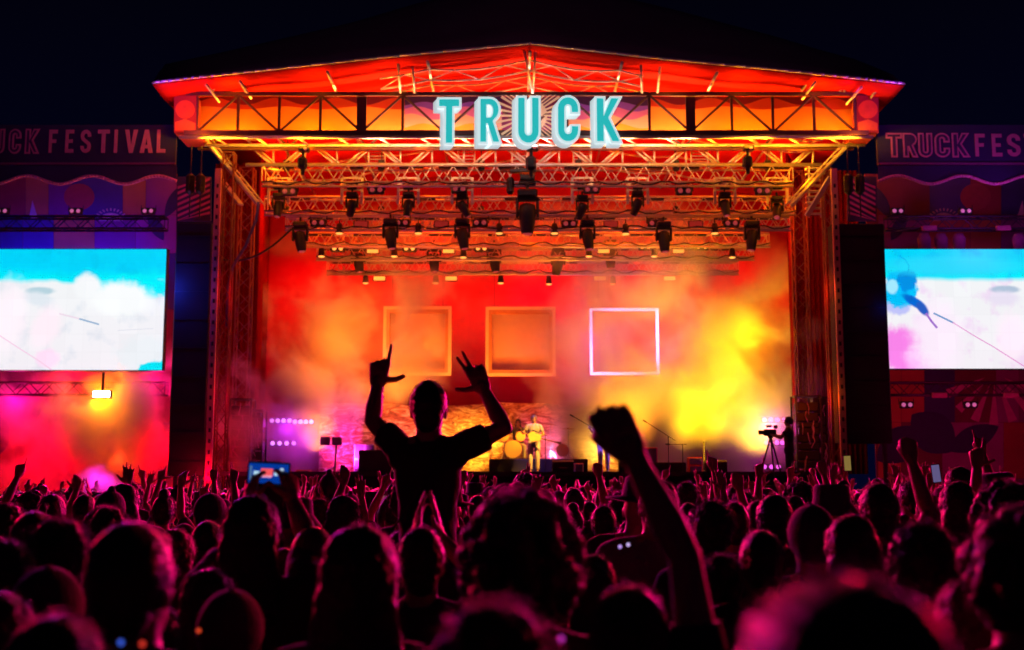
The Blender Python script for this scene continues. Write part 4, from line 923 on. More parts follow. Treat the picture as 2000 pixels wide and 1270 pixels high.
# ================================================================== people
skin = mat('skin', (.36, .20, .14), .5, 0, .15, 9, .15); skin_d = mat('skin_dark', (.16, .08, .05), .5, 0, .15, 9, .15)
def clothm(i, c): return mat('cloth_%d' % i, c, .85, 0, .3, 7, .5, sheen=.3, bscale=18)
shirts = [clothm(0, (.025, .022, .03)), clothm(1, (.05, .02, .03)), clothm(2, (.02, .03, .07)), clothm(3, (.12, .10, .11)), clothm(4, (.03, .05, .04)), clothm(5, (.22, .2, .2))]
jeans = mat('trousers_cloth', (.02, .025, .04), .9, 0, .3, 9, .3)
hairm = [mat('hair_black', (.009, .007, .007), .42, 0, .4, 30, .5, sheen=.35, bscale=60), mat('hair_brown', (.025, .014, .009), .42, 0, .4, 30, .5, sheen=.35, bscale=60), mat('hair_fair', (.10, .06, .03), .45, 0, .4, 30, .5, sheen=.35, bscale=60)]
capm = mat('cap_cloth', (.03, .03, .06), .85, 0, .2, 20, .3, sheen=.4)
def fuse(mb, name, mats, voxel=.008, smooth=4, ratio=.3, disp=None):
    me = mb.mesh(name); o = bpy.data.objects.new('tmp', me); COL.objects.link(o)
    r = o.modifiers.new('r', 'REMESH'); r.mode = 'VOXEL'; r.voxel_size = voxel; r.use_smooth_shade = True
    if smooth: s_ = o.modifiers.new('s', 'SMOOTH'); s_.iterations = smooth; s_.factor = .5
    if disp:
        tx = bpy.data.textures.get('hairtex%g' % disp[1]) or bpy.data.textures.new('hairtex%g' % disp[1], 'CLOUDS'); tx.noise_scale = disp[1]; tx.noise_depth = 2
        d = o.modifiers.new('d', 'DISPLACE'); d.texture = tx; d.strength = disp[0]; d.mid_level = .5; d.texture_coords = 'LOCAL'
    if ratio < 1: dc = o.modifiers.new('c', 'DECIMATE'); dc.ratio = ratio
    dg = bpy.context.evaluated_depsgraph_get(); ev = o.evaluated_get(dg)
    out = bpy.data.meshes.new_from_object(ev, depsgraph=dg); out.name = name
    bpy.data.objects.remove(o); bpy.data.meshes.remove(me)
    out.materials.clear()
    for m_ in mats: out.materials.append(m_)
    for p in out.polygons: p.use_smooth = True; p.material_index = 0
    return out
V = Vector
CURL = dict(fist=[1, 1, 1, 1, .9], open=[.08, .04, .06, .12, .1], relax=[.3, .35, .4, .45, .3], point=[.02, 1, 1, 1, .9], vee=[.03, .03, 1, 1, .9], gun=[.0, .85, .95, 1, -.1], three=[.04, .04, .8, .5, -.1], grip=[.5, .55, .6, .65, .4])
def hand(mb, wr, d, nrm, side, pose, s=1.):
    """wr wrist, d along the hand, nrm palm normal, side +1: thumb towards cross(d,nrm)"""
    d = V(d).normalized(); nrm = V(nrm); nrm = (nrm-d*nrm.dot(d)).normalized(); l = d.cross(nrm)*side
    cu = CURL[pose]; wr = V(wr)
    mb.cap(wr-d*.02*s, wr+d*.02*s, .025*s, .026*s, 10)
    lens = [.074, .082, .076, .060]; lat = [.031, .011, -.010, -.030]; kd = [.092, .096, .088, .077]
    kn = [wr+(d*kd[i]+l*lat[i])*s for i in range(4)]
    for i in range(4):
        mb.cap(wr+l*lat[i]*.55*s+d*.01*s, kn[i], .0175*s, .0125*s, 10)
    for i in range(3): mb.cap((kn[i]+wr)*.5+d*.012*s, (kn[i+1]+wr)*.5+d*.012*s, .018*s, .018*s, 8); mb.cap(kn[i]-d*.012*s, kn[i+1]-d*.012*s, .0125*s, .0125*s, 8)
    if cu[0] > .8:
        for i in range(4): mb.ball(kn[i]+d*.009*s-nrm*.001*s, .0108*s, 10, 8)
    for i in range(4):
        c = cu[i]; L_ = lens[i]*s; spread = (lat[i]*(2.2 if c < .5 and pose in ('vee', 'open', 'three') else .6))
        fd = (d+l*spread*6*.5).normalized() if c < .5 else d; p = kn[i]; ang = 0; r = .0098*s
        for seg, (fr, mx) in enumerate(((.44, 82), (.31, 98), (.25, 62))):
            ang += R(mx)*c
            v = fd*math.cos(ang)+nrm*math.sin(ang); q = p+v*L_*fr; mb.cap(p, q, r, r*.9, 8); p = q; r *= .9
    c = cu[4]; b0 = wr+(d*.022+l*.026)*s
    if c >= .6:      # thumb folded across the fist
        a = b0+(d*.042+l*.016+nrm*.022)*s; b1 = a+(d*.018-l*.022+nrm*.020)*s; mb.cap(b0, a, .0145*s, .012*s, 8); mb.cap(a, b1, .012*s, .0105*s, 8)
    else:
        v = (d*.62+l*.78).normalized() if c >= 0 else (d*.2+l*1.).normalized()
        a = b0+(v*.044+nrm*.008)*s; v2 = (v+d*.35+nrm*c*.8).normalized(); b1 = a+v2*.034*s; mb.cap(b0, a, .015*s, .0115*s, 8); mb.cap(a, b1, .0115*s, .0095*s, 8)
def arm_pts(side, a):
    """a = (elbow, wrist); the shoulder follows a raised arm"""
    up = max(0, min(1, (a[0][2]-1.2)/.4)); return V((side*(.185-.015*up), 0, 1.415+.045*up))
def head_mb(mb, c=V((0, 0, 1.63)), s=1.):
    c = V(c)
    def P(x, y, z): return c+V((x, y, z))*s
    mb.ball(P(0, -.012, .022), (.077*s, .098*s, .098*s), 20, 14); mb.ball(P(0, .02, -.045), (.060*s, .072*s, .075*s), 16, 12)
    mb.ball(P(0, .045, -.085), (.034*s, .036*s, .026*s), 12, 8)
    mb.cap(P(0, .094, .018), P(0, .108, -.018), .008*s, .0135*s, 8); mb.ball(P(0, .083, .040), (.05*s, .018*s, .012*s), 12, 8)
    for x in (-1, 1):
        mb.ball(P(x*.035, .072, -.012), (.022*s, .018*s, .02*s), 10, 8)
        mb.ball(P(x*.074, -.008, -.016), (.009*s, .017*s, .026*s), 10, 8); mb.ball(P(x*.078, -.018, -.008), (.006*s, .012*s, .015*s), 10, 8)
    mb.ball(P(0, .087, -.052), (.024*s, .012*s, .009*s), 10, 6); mb.ball(P(0, .085, -.062), (.020*s, .011*s, .008*s), 10, 6)
TORSO = [((0, 0, .80), .135, .10), ((0, 0, .90), .172, .122), ((0, -.005, 1.0), .160, .112), ((0, 0, 1.10), .148, .105), ((0, 0, 1.22), .160, .115), ((0, -.005, 1.33), .180, .118), ((0, -.01, 1.41), .178, .098), ((0, -.008, 1.455), .125, .078), ((0, -.005, 1.49), .070, .062), ((0, 0, 1.53), .057, .060), ((0, .004, 1.60), .055, .060)]
def make_body(name, arms, legs=None, skinm=skin, shirtm=None, hs=1., sit=False, voxel=.0075, head=True, narrow=1., ratio=.28, hsc=1., sm=3):
    mb = MB(); sh = MB(); tr = MB()
    T = [(c, rx*narrow, ry) for c, rx, ry in TORSO]
    mb.loft(T, 24); head_mb(mb, s=hs)
    mb.cap((0, -.008, 1.47), (0, 0, 1.58), .058, .056, 14)
    for sd in (-1, 1): mb.cap((sd*.06, -.02, 1.475), (sd*.165*narrow, -.01, 1.425), .042, .050, 12)
    sh.loft([((c[0], c[1], c[2]), rx+.014, ry+.014) for c, rx, ry in T[:9]], 24, caps=True)
    for sd in (-1, 1): sh.cap((sd*.06, -.02, 1.47), (sd*.165*narrow, -.01, 1.43), .050, .062, 12)
    if legs is None: legs = {s_: ((s_*.095, 0, .88), (s_*.11, .03, .48), (s_*.11, -.01, .09)) for s_ in (-1, 1)}
    for s_, (hp, kn, an) in legs.items():
        hp, kn, an = V(hp), V(kn), V(an)
        mb.cap(hp, kn, .085, .056, 14); mb.cap(kn, kn.lerp(an, .3), .054, .058, 12); mb.cap(kn.lerp(an, .3), an, .058, .036, 12); 
        f = V((0, 1, 0)) if not sit else V((0, .8, -.5)); mb.cap(an-V((0, .02, .045)), an-V((0, .02, .05))+f*.16, .038, .030, 10)
        tr.cap(hp+V((0, 0, .02)), kn, .102, .075, 14); tr.tube(kn, an+(kn-an).normalized()*.03, .074, .058, 14); tr.ball(kn, .075, 14, 8)
    tr.loft([((0, 0, .80), .15, .115), ((0, 0, .90), .186, .136), ((0, 0, .98), .176, .126)], 20)
    for sd, a in arms.items():
        el, wr, hd, nm, pose = a; S = arm_pts(sd, a); S.x *= narrow; el, wr = V(el), V(wr)
        mb.cap(S, S.lerp(el, .5), .054, .046, 14); mb.cap(S.lerp(el, .5), el, .046, .036, 14); mb.cap(el, el.lerp(wr, .3), .036, .040, 14); mb.cap(el.lerp(wr, .3), wr, .040, .025, 14)
        hand(mb, wr, hd, nm, sd, pose, hsc)
        sh.ball(S, .068, 14, 10); e2 = S.lerp(el, .62); sh.tube(S, e2, .068, .064, 16)
    body = fuse(mb, name+'_skin', [skinm], voxel, sm, ratio)
    shm = fuse(sh, name+'_shirt', [shirtm or shirts[0]], .011, 3, .5, (.02, .12)); trm = fuse(tr, name+'_trousers', [jeans], .013, 2, .4)
    return body, shm, trm
UP = V((0, 0, 1)); BK = V((0, -1, 0)); FW = V((0, 1, 0))
dn = lambda s: (V((s*.26, -.03, 1.14)), V((s*.27, .07, .90)), (0, .15, -1), (-s, 0, 0), 'relax')
def upa(s, dx=.0, fw=.12, pose='fist', nm=FW, h_=0.): return (V((s*(.27+dx), fw, 1.62+h_)), V((s*(.22+dx*1.3), fw+.06, 1.87+h_)), (-s*.1, .1, 1), nm, pose)
def half(s, pose='fist'): return (V((s*.33, .16, 1.33)), V((s*.26, .26, 1.56)), (-s*.1, .15, 1), FW, pose)
BODY = {
 'down': make_body('down', {-1: dn(-1), 1: dn(1)}),
 'fist': make_body('fist', {-1: dn(-1), 1: upa(1)}),
 'point': make_body('point', {-1: dn(-1), 1: upa(1, .04, .2, 'point')}),
 'open': make_body('open', {-1: dn(-1), 1: upa(1, .02, .15, 'open', FW)}),
 'vee': make_body('vee', {1: dn(1), -1: upa(-1, .03, .1, 'vee', FW)}),
 'both': make_body('both', {-1: upa(-1, .08, .14, 'open'), 1: upa(1, .08, .14, 'open')}),
 'horns': make_body('horns', {-1: upa(-1, .02, .25, 'gun'), 1: upa(1, .06, .2, 'fist')}),
 'bent': make_body('bent', {-1: dn(-1), 1: half(1)}),
 'lean': make_body('lean', {-1: dn(-1), 1: (V((.42, .10, 1.58)), V((.52, .16, 1.80)), (.25, .15, 1), FW, 'relax')}),
 'high': make_body('high', {-1: (V((-.20, .10, 1.68)), V((-.12, .18, 1.92)), (.1, .2, 1), FW, 'point'), 1: (V((.30, .14, 1.60)), V((.36, .24, 1.83)), (0, .2, 1), FW, 'relax')}),
 'clap': make_body('clap', {-1: (V((-.26, .2, 1.52)), V((-.045, .28, 1.72)), (.15, .1, 1), (1, 0, 0), 'open'), 1: (V((.26, .2, 1.52)), V((.045, .28, 1.72)), (-.15, .1, 1), (-1, 0, 0), 'open')}),
 'hold': make_body('hold', {-1: (V((-.27, .22, 1.48)), V((-.10, .36, 1.70)), (.25, .1, 1), (.9, .4, 0), 'grip'), 1: (V((.27, .22, 1.48)), V((.10, .36, 1.70)), (-.25, .1, 1), (-.9, .4, 0), 'grip')}),
}
# ------------------------------------------------------------------ hair
HC = V((0, -.012, 1.655))
def strands(n, L0, L1, seed, rad, zmin=-.25, flop=.2, c=HC, thick=.0011, clumps=0):
    rr = random.Random(seed); mb = MB(); cd_ = []
    for _ in range(clumps): 
        v = V((rr.gauss(0, 1), rr.gauss(0, 1), rr.gauss(0, 1))).normalized(); cd_.append((v, V((rr.gauss(0, 1), rr.gauss(0, 1), rr.gauss(0, 1)))*.5))
    while len(mb.f) < n*6:
        v = V((rr.gauss(0, 1), rr.gauss(0, 1), rr.gauss(0, 1))).normalized()
        if v.z < zmin or (v.y > .45 and v.z < .55): continue
        p = c+V((v.x*rad[0], v.y*rad[1], v.z*rad[2])); t = V((-v.y, v.x, .2)).normalized()*rr.uniform(-1, 1)*.7+V((0, 0, -flop))
        if cd_:
            best = max(cd_, key=lambda q: q[0].dot(v)); t = t*.4+best[1]
        d = (v*.8+t).normalized(); L_ = rr.uniform(L0, L1); q = p+d*L_*.55; w = q+(d+V((0, 0, -.5))+t*.5).normalized()*L_*.45
        mb.tube(p-v*.006, q, thick, thick*.8, 3, caps=False); mb.tube(q, w, thick*.8, thick*.2, 3, caps=False)
    return mb
def add_mesh(me, mb):
    """append strands to a fused hair mesh"""
    vs = [tuple(v.co) for v in me.vertices]; fs = [tuple(p.vertices) for p in me.polygons]; nf = len(fs); o = len(vs)
    vs += mb.v; fs += [tuple(i+o for i in f) for f in mb.f]
    m2 = bpy.data.meshes.new(me.name); m2.from_pydata(vs, [], fs)
    for mm in me.materials: m2.materials.append(mm)
    for i, p in enumerate(m2.polygons): p.use_smooth = True
    m2.update(); return m2
HAIR = {}
def hair_short(n=600, L=(.008, .02), seed=1, r=(.0855, .108, .112), vox=.006, disp=(.012, .03), clump=0, fl=.2):
    mb = MB(); mb.ball(HC+V((0, -.010, 0)), r, 24, 16); mb.ball(HC+V((0, -.045, -.055)), (.066, .06, .075), 16, 10); mb.ball(HC+V((0, .045, .055)), (.062, .045, .045), 12, 8)
    me = fuse(mb, 'hair_short', [hairm[0]], vox, 2, .4, disp)
    return add_mesh(me, strands(n, *L, seed, r, -.3, fl, clumps=clump)) if n else me
HAIR['short'] = hair_short(); HAIR['short2'] = hair_short(500, (.006, .014), 4, (.083, .105, .106), disp=(.008, .05))
HAIR['messy'] = hair_short(900, (.015, .035), 8, (.090, .112, .116), disp=(.03, .035), clump=60, fl=.05)
def hair_curly(seed, rad, n=150, rr=(.016, .028), st=1100):
    g = random.Random(seed); mb = MB(); mb.ball(HC, [q*.96 for q in rad], 20, 14)
    for _ in range(n):
        v = V((g.gauss(0, 1), g.gauss(0, 1), g.gauss(0, 1))).normalized()
        if v.y > .55 and v.z < .4: continue
        if v.z < -.75: continue
        mb.ball(HC+V((v.x*rad[0], v.y*rad[1]-.01, v.z*rad[2])), g.uniform(*rr), 8, 6)
    me = fuse(mb, 'hair_curly', [hairm[0]], .007, 1, .5, (.012, .02))
    return add_mesh(me, strands(st, .012, .03, seed, [q*1.08 for q in rad], -.5, 0, clumps=120, thick=.0012))
HAIR['curly'] = hair_curly(3, (.105, .122, .125)); HAIR['curly2'] = hair_curly(13, (.125, .135, .145), 190)
def hair_long(seed=5, L_=.34, w=.11):
    mb = MB(); mb.ball(HC+V((0, -.008, 0)), (.092, .112, .116), 20, 14)
    mb.loft([((0, -.055, 1.68), .085, .07), ((0, -.06, 1.58), .098, .070), ((0, -.075, 1.48), w, .060), ((0, -.095, 1.40), w*1.05, .045), ((0, -.10, 1.655-L_), w*.85, .02)], 20)
    me = fuse(mb, 'hair_long', [hairm[0]], .007, 2, .45, (.018, .03))
    s_ = strands(450, .012, .03, seed, (.094, .114, .118), -.2, .8); g = random.Random(seed)
    for _ in range(350):
        x = g.uniform(-1, 1); p = V((x*.095, -.10+abs(x)*.04, g.uniform(1.45, 1.62))); q = p+V((x*.025, -.025, -.10)); s_.tube(p, q, .0012, .0004, 3, caps=False)
    return add_mesh(me, s_)
HAIR['long'] = hair_long(); HAIR['long2'] = hair_long(9, .42, .10)
def hair_bun():
    mb = MB(); mb.ball(HC+V((0, -.01, 0)), (.085, .107, .110), 20, 14); mb.ball(HC+V((0, -.06, .115)), (.045, .045, .042), 14, 10)
    me = fuse(mb, 'hair_bun', [hairm[1]], .0065, 2, .45, (.012, .03)); return add_mesh(me, strands(500, .01, .03, 2, (.088, .109, .112), -.3, .1))
HAIR['bun'] = hair_bun()
def hat_cap(brim=True):
    mb = MB(); mb.ball(HC+V((0, -.006, .006)), (.092, .112, .112), 24, 16)
    if brim: mb.ball(HC+V((0, .125, .018)), (.075, .075, .009), 16, 6)
    mb.ball(HC+V((0, -.006, .118)), .008, 8, 6)
    mb.ball(HC+V((0, -.03, -.04)), (.078, .085, .07), 14, 8)
    return fuse(mb, 'cap', [capm], .006, 2, .5)
HAIR['cap'] = hat_cap()
def hat_bucket():
    mb = MB(); mb.lathe([(.080, .115), (.096, .10), (.103, .02), (.150, -.045), (.152, -.052), (.104, -.005), (.085, .06)], HC+V((0, -.005, .02)), 28)
    me = mb.mesh('bucket_hat', [capm], True); return me
HAIR['hat'] = hat_bucket()
def hair_shaved():
    mb = MB(); mb.ball(HC+V((0, -.008, .0)), (.0795, .101, .101), 24, 16); return fuse(mb, 'hair_shaved', [skin_d], .006, 2, .5)
HAIR['shaved'] = hair_shaved()
def hair_pony():
    mb = MB(); mb.ball(HC+V((0, -.01, 0)), (.084, .107, .110), 20, 14); mb.ball(HC+V((0, -.115, .03)), (.028, .03, .028), 12, 8)
    mb.loft([((0, -.16, .06+HC.z), .006, .006), ((0, -.15, .03+HC.z), .026, .02), ((0, -.165, -.06+HC.z), .032, .024), ((.006, -.15, -.16+HC.z), .026, .02), ((.01, -.13, -.25+HC.z), .006, .006)], 14); mb.cap(HC+V((0, -.11, .03)), HC+V((0, -.15, .03)), .02, .02, 8)
    me = fuse(mb, 'hair_ponytail', [hairm[1]], .0065, 2, .45, (.010, .03)); return add_mesh(me, strands(300, .008, .02, 2, (.086, .109, .112), -.3, .1))
HAIR['pony'] = hair_pony()
def hat_beanie():
    mb = MB(); mb.ball(HC+V((0, -.008, .030)), (.091, .110, .108), 24, 16); mb.lathe([(.094, -.02), (.099, -.01), (.099, .03), (.094, .04)], HC+V((0, -.008, .0)), 24); mb.ball(HC+V((0, -.01, .142)), .026, 12, 8); mb.ball(HC+V((0, -.03, -.05)), (.080, .085, .07), 14, 8)
    return fuse(mb, 'beanie', [capm], .006, 2, .5)
HAIR['beanie'] = hat_beanie()
def hat_wide():
    mb = MB(); mb.lathe([(.07, .135), (.092, .12), (.098, .03), (.175, .012), (.178, .004), (.10, .018), (.085, .06)], HC+V((0, -.005, .01)), 28); return mb.mesh('brimmed_hat', [capm], True)
HAIR['wide'] = hat_wide()
HN = dict(pony='hair', beanie='beanie', wide='brimmed_hat', short='hair', short2='hair', messy='hair', curly='hair', curly2='hair', long='hair', long2='hair', bun='hair', cap='cap', hat='bucket_hat', shaved='cropped_hair')
var = {}
def hmesh(kind, ci):
    if kind in ('cap', 'hat', 'shaved', 'beanie', 'wide') or ci == 0: return HAIR[kind]
    k = (kind, ci)
    if k not in var: 
        c = HAIR[kind].copy(); c.materials.clear(); c.materials.append(hairm[ci]); var[k] = c
    return var[k]
svar = {}
def smesh(me, si):
    k = (me.name, si)
    if k not in svar: c = me.copy(); c.materials.clear(); c.materials.append(shirts[si]); svar[k] = c
    return svar[k]
def pale_t(me):
    c = me.copy(); c.materials.clear(); c.materials.append(mat('pale_trousers', (.5, .45, .42), .9, 0, .2, 9, .2)); return c
def person(x, y, s, body, hair, label, group=None, rz=0., lean=(0, 0), ci=0, si=0, meshes=None, z=0., cat='person', pale=False):
    b, sh, tr = meshes or BODY[body]
    o = bpy.data.objects.new('person', b); COL.objects.link(o); o.location = (x, y, z); o.rotation_euler = (lean[0], lean[1], rz); o.scale = (s, s, s)
    tag(o, label, cat, group)
    for nm, me in ((HN[hair], hmesh(hair, ci)), ('shirt', smesh(sh, si)), ('trousers', tr if not pale else pale_t(tr))):
        c = bpy.data.objects.new(nm, me); COL.objects.link(c); c.parent = o
    return o
OCC = []
def at_px(px, top, w, body, hair, label, group=None, hw=.185, hh=1.775, **k):
    """w: width of the head in photograph pixels sets the distance"""
    s = 1.
    for _ in range(6):
        Y = hw*s*F_PX/w; s = max(.80, min(1.16, W(px, top, Y).z/hh))
    p = W(px, top, Y); OCC.append((p.x, Y)); return person(p.x, Y, s, body, hair, label, group, **k)
near = [
 (1625, 1100, 470, 'down', 'short', 'blurred huge head at the lower right, red rim of light on short hair', dict(ci=1, rz=.2)),
 (1018, 946, 232, 'down', 'curly2', 'person with a big dark curly head in the centre foreground', dict(hw=.27, hh=1.83)),
 (955, 1146, 285, 'down', 'messy', 'blurred tousled head at the bottom centre with a pink rim of light', dict(hw=.21, hh=1.79, ci=1)),
 (1985, 985, 225, 'down', 'curly', 'dark curly head cut off by the right edge of the picture', dict(hw=.24, hh=1.80)),
 (266, 1006, 168, 'down', 'short2', 'tall person with close cropped hair and bare neck in the left foreground', dict(hw=.175, rz=-.15)),
 (120, 1010, 128, 'down', 'messy', 'dark tousled head between the left edge and the tall cropped head', dict(hw=.20)),
 (705, 1015, 165, 'down', 'long', 'dark smooth head just left of the boy on shoulders, near the camera', dict(hw=.20, hh=1.78)),
 (100, 1104, 140, 'down', 'cap', 'head in a purple rimmed cap at the lower left', dict(hw=.19, hh=1.775)),
 (118, 1190, 215, 'down', 'short', 'large head at the bottom left with a thick red rim of light', dict(hw=.19)),
 (5, 1152, 150, 'down', 'long', 'head cut off by the left edge with a bright pink rim', dict(hw=.19, ci=1)),
 (455, 1148, 130, 'down', 'cap', 'head with a pink rimmed cap at the bottom, left of centre', dict(hw=.19)),
 (412, 1106, 108, 'down', 'long2', 'long haired head right of the tall cropped head', dict(hw=.19, ci=1)),
 (614, 1026, 88, 'down', 'shaved', 'person with a pale shaved head left of the dark smooth head', dict(hw=.165, hh=1.76, si=2)),
 (1158, 1080, 92, 'down', 'long', 'long haired head with a pink outline right of the big curly head', dict(hw=.19, ci=1)),
 (1792, 1016, 150, 'down', 'messy', 'person with reddish shaggy hair left of the curly head at the right edge', dict(hw=.215, ci=1)),
 (1388, 975, 88, 'down', 'messy', 'shaggy dark head just right of the raised fist arm', dict(hw=.20)),
 (1510, 962, 74, 'down', 'short', 'short dark head in the right crowd, right of a raised fist', dict(hw=.18)),
 (1582, 984, 96, 'down', 'cap', 'round capped head with a thin pink outline in the right crowd', dict(hw=.19)),
 (1658, 1002, 110, 'down', 'long2', 'long haired head leaning beside the round capped head', dict(hw=.20, ci=1)),
 (1484, 1028, 94, 'down', 'short2', 'low round head with a bright pink rim in front of the short dark head', dict(hw=.18)),
 (1866, 938, 76, 'down', 'long', 'tall long haired head in front of the right printed wall', dict(hw=.20)),
 (1622, 946, 78, 'down', 'hat', 'head in a pink rimmed bucket hat in the right crowd', dict(hw=.22, hh=1.79)),
 (1735, 1000, 60, 'down', 'bun', 'head with a hair bun left of the big raised arm', dict(hw=.18, hh=1.80, ci=1)),
 (1950, 952, 66, 'down', 'short', 'short haired head near the right edge behind the curly head', dict(hw=.18)),
 (215, 988, 74, 'down', 'messy', 'dark tousled head behind the tall cropped head', dict(hw=.20)),
 (408, 1012, 66, 'down', 'short2', 'round head with a pink outline left of the arms holding the phone', dict(hw=.18)),
 (345, 1030, 78, 'down', 'long', 'violet rimmed long haired head peeking from behind the tall cropped head', dict(hw=.19, ci=2)),
 (300, 1170, 120, 'down', 'long2', 'low long haired head at the bottom beside the tall cropped person', dict(hw=.20, ci=1)),
 (1890, 1120, 150, 'down', 'long', 'long fair haired head below the reddish shaggy head', dict(hw=.20, ci=2)),
 (1405, 1080, 95, 'down', 'messy', 'low shaggy head right of the raised arm at the bottom', dict(hw=.20)),
 (1240, 1010, 70, 'down', 'curly', 'round dark head just left of the raised fist arm', dict(hw=.23, hh=1.8)),
 (1178, 985, 52, 'down', 'short', 'small dark head right of the big curly head', dict(hw=.18)),
 (560, 1075, 80, 'down', 'bun', 'head with a hair bun under the arms holding the phone', dict(hw=.18, hh=1.8, ci=1)),
 (20, 1050, 120, 'down', 'short', 'dark head at the left edge with a red outline on top', dict(hw=.18)),
]
for i, (px, tp, w, bd, hr, lb, k) in enumerate(near):
    k.setdefault('si', i % 5); at_px(px, tp, w, bd, hr, lb, **k)
# raised arms of particular people: hand position given, the figure stands below it
def reach(px, py, Y, body, hair, label, lift, dx, group='people in the crowd with raised arms', **k):
    """hand tip at pixel; lift = height of the hand tip and dx its sideways offset in the unit body"""
    p = W(px, py, Y); s = max(.82, min(1.18, p.z/lift)); x = p.x-dx*s; OCC.append((x, Y)); return person(x, Y, s, body, hair, label, group, **k)
for i, (px, py, Y, body, hair, lift, dx, label) in enumerate((
 (68, 950, 10.5, 'fist', 'short', 1.97, .2, 'person raising a dark fist before the red smoke at the far left'),
 (188, 966, 8.5, 'open', 'long', 2.05, .21, 'person raising an open hand before the magenta smoke puff'),
 (286, 945, 12, 'point', 'short', 2.05, .22, 'person raising one finger before the red smoke, right of the open hand'),
 (330, 958, 13, 'horns', 'messy', 2.03, -.2, 'person with both arms up before the red smoke, left of the V sign'),
 (393, 935, 10.5, 'vee', 'short2', 2.05, -.24, 'person raising a V sign below the left speaker wall'),
 (440, 945, 12, 'clap', 'cap', 1.93, 0, 'person clapping overhead left of the phone'),
 (600, 950, 11, 'both', 'long', 2.05, 0, 'person with both hands up right of the phone'),
 (690, 925, 9.5, 'open', 'messy', 2.05, .2, 'person raising an open hand left of the boy on shoulders'),
 (745, 965, 11, 'hold', 'short', 1.84, 0, 'person holding hands high right beside the boy on shoulders'),
 (825, 940, 4.1, 'clap', 'short', 1.93, 0, 'person pressing both palms together overhead in front of the boy'),
 (1168, 905, 10, 'fist', 'short', 1.97, .2, 'person raising a thin arm right of the big curly head'),
 (1342, 912, 9.5, 'both', 'short2', 2.05, 0, 'person with both hands up between the raised fist and the pointing finger'),
 (1396, 872, 10, 'point', 'messy', 2.05, .24, 'person pointing one finger at the sky before the yellow smoke'),
 (1447, 925, 7.6, 'fist', 'short', 1.97, .2, 'person raising a dark fist right of the pointing finger'),
 (1518, 935, 12, 'both', 'bun', 2.05, 0, 'person with both arms up below the cameraman'),
 (1565, 900, 12.5, 'horns', 'short', 2.03, -.2, 'person with both arms raised before the right equipment tower'),
 (1700, 900, 12, 'both', 'long', 2.05, 0, 'person with both arms up below the right speaker wall'),
 (1640, 905, 14, 'open', 'messy', 2.05, .2, 'person raising an open hand below the right mast'),
 (1795, 855, 5.6, 'fist', 'short', 1.97, .2, 'person with a thick raised arm in front of the right printed wall'),
 (1965, 850, 6.5, 'horns', 'cap', 2.03, -.2, 'person with raised arms at the right edge of the picture'),
 (1880, 900, 12, 'both', 'curly', 2.05, 0, 'person with both hands raised under the right screen'),
 (1935, 830, 9, 'point', 'long', 2.05, .24, 'person pointing a finger high below the right screen'),
 (1260, 940, 12, 'vee', 'short', 2.05, -.24, 'person raising a V sign behind the raised fist arm'),
 (990, 925, 15, 'both', 'messy', 2.05, 0, 'person with both arms up in front of the drum riser'),
 (1080, 930, 17, 'open', 'short', 2.05, .2, 'person raising an open hand in front of the guitarist'),
 (890, 930, 14, 'hold', 'long', 1.84, 0, 'person reaching up right behind the boy on shoulders'),
 )): reach(px, py, Y, body, hair, label, lift, dx, ci=i % 2, si=i % 5)
# ------------------------------------------------------------------ boy on shoulders
YBOY = 5.4
sb = 1.0
hb = W(838, 742, YBOY); root = V((hb.x, YBOY, hb.z-1.765))
def loc_(px, py, dy=0): p = W(px, py, YBOY+dy)-root; return p
armsB = {-1: (loc_(727, 822, .04), loc_(737, 752, .10), (loc_(741, 722, .1)-loc_(737, 752, .1)), FW, 'gun'),
         1: (loc_(985, 836, .04), loc_(945, 762, .10), (loc_(930, 728, .1)-loc_(945, 762, .1)), FW, 'three')}
legsB = {s_: ((s_*.10, .03, .88), (s_*.15, .42, .86), (s_*.13, .40, .46)) for s_ in (-1, 1)}
boy = person(root.x, YBOY, 1.0, None, 'short2', 'boy in a dark t-shirt sitting on shoulders with both arms raised, making hand signs', None, meshes=make_body('boy', armsB, legsB, sit=True, voxel=.005, narrow=.74, ratio=.5, hsc=1.12, sm=2), z=root.z)
m = MB(); P = [V((-.20, -.155, 1.02)), V((-.12, -.158, 1.14)), V((-.02, -.150, 1.28)), V((.07, -.135, 1.40)), V((.115, -.085, 1.49)), V((.13, 0, 1.50)), V((.11, .10, 1.44))]
for a, b in zip(P[:-1], P[1:]):
    d = (b-a); rot = d.to_track_quat('Z', 'Y').to_matrix(); m.bevbox((a+b)/2, (.035, .008, d.length+.01), .002, 0, rot)
st = m.build('bag_strap', blkfab, boy)
m = MB(); wv = armsB[-1][1]; m.tube(wv+V((0, 0, -.035)), wv+V((0, 0, -.012)), .031, .030, 14); m.tube(wv+V((-.002, 0, -.06)), wv+V((-.001, 0, -.045)), .033, .032, 14); m.build('wristband', blk, boy)
person(root.x, YBOY+.13, (root.z+.86+.06)/1.50, 'down', 'short', 'person carrying the boy on their shoulders, hidden below him', None, si=0); OCC.append((root.x, YBOY))
# ------------------------------------------------------------------ fist arm
YF = 2.4
Pw, Pe = W(1236, 890, YF), W(1318, 1085, YF)
sF = .89; xF = W(1222, 1085, YF).x; rF = V((xF, YF-.05, 0))
def lf(p): return (p-rF)/sF
armsF = {-1: dn(-1), 1: dn(1)}
elF = lf(Pe+V((.015, -.02, 0))); wrF = lf(Pw)
armsF[1] = (V((elF.x, elF.y, elF.z)), wrF, (W(1196, 822, YF)-Pw), FW, 'fist')
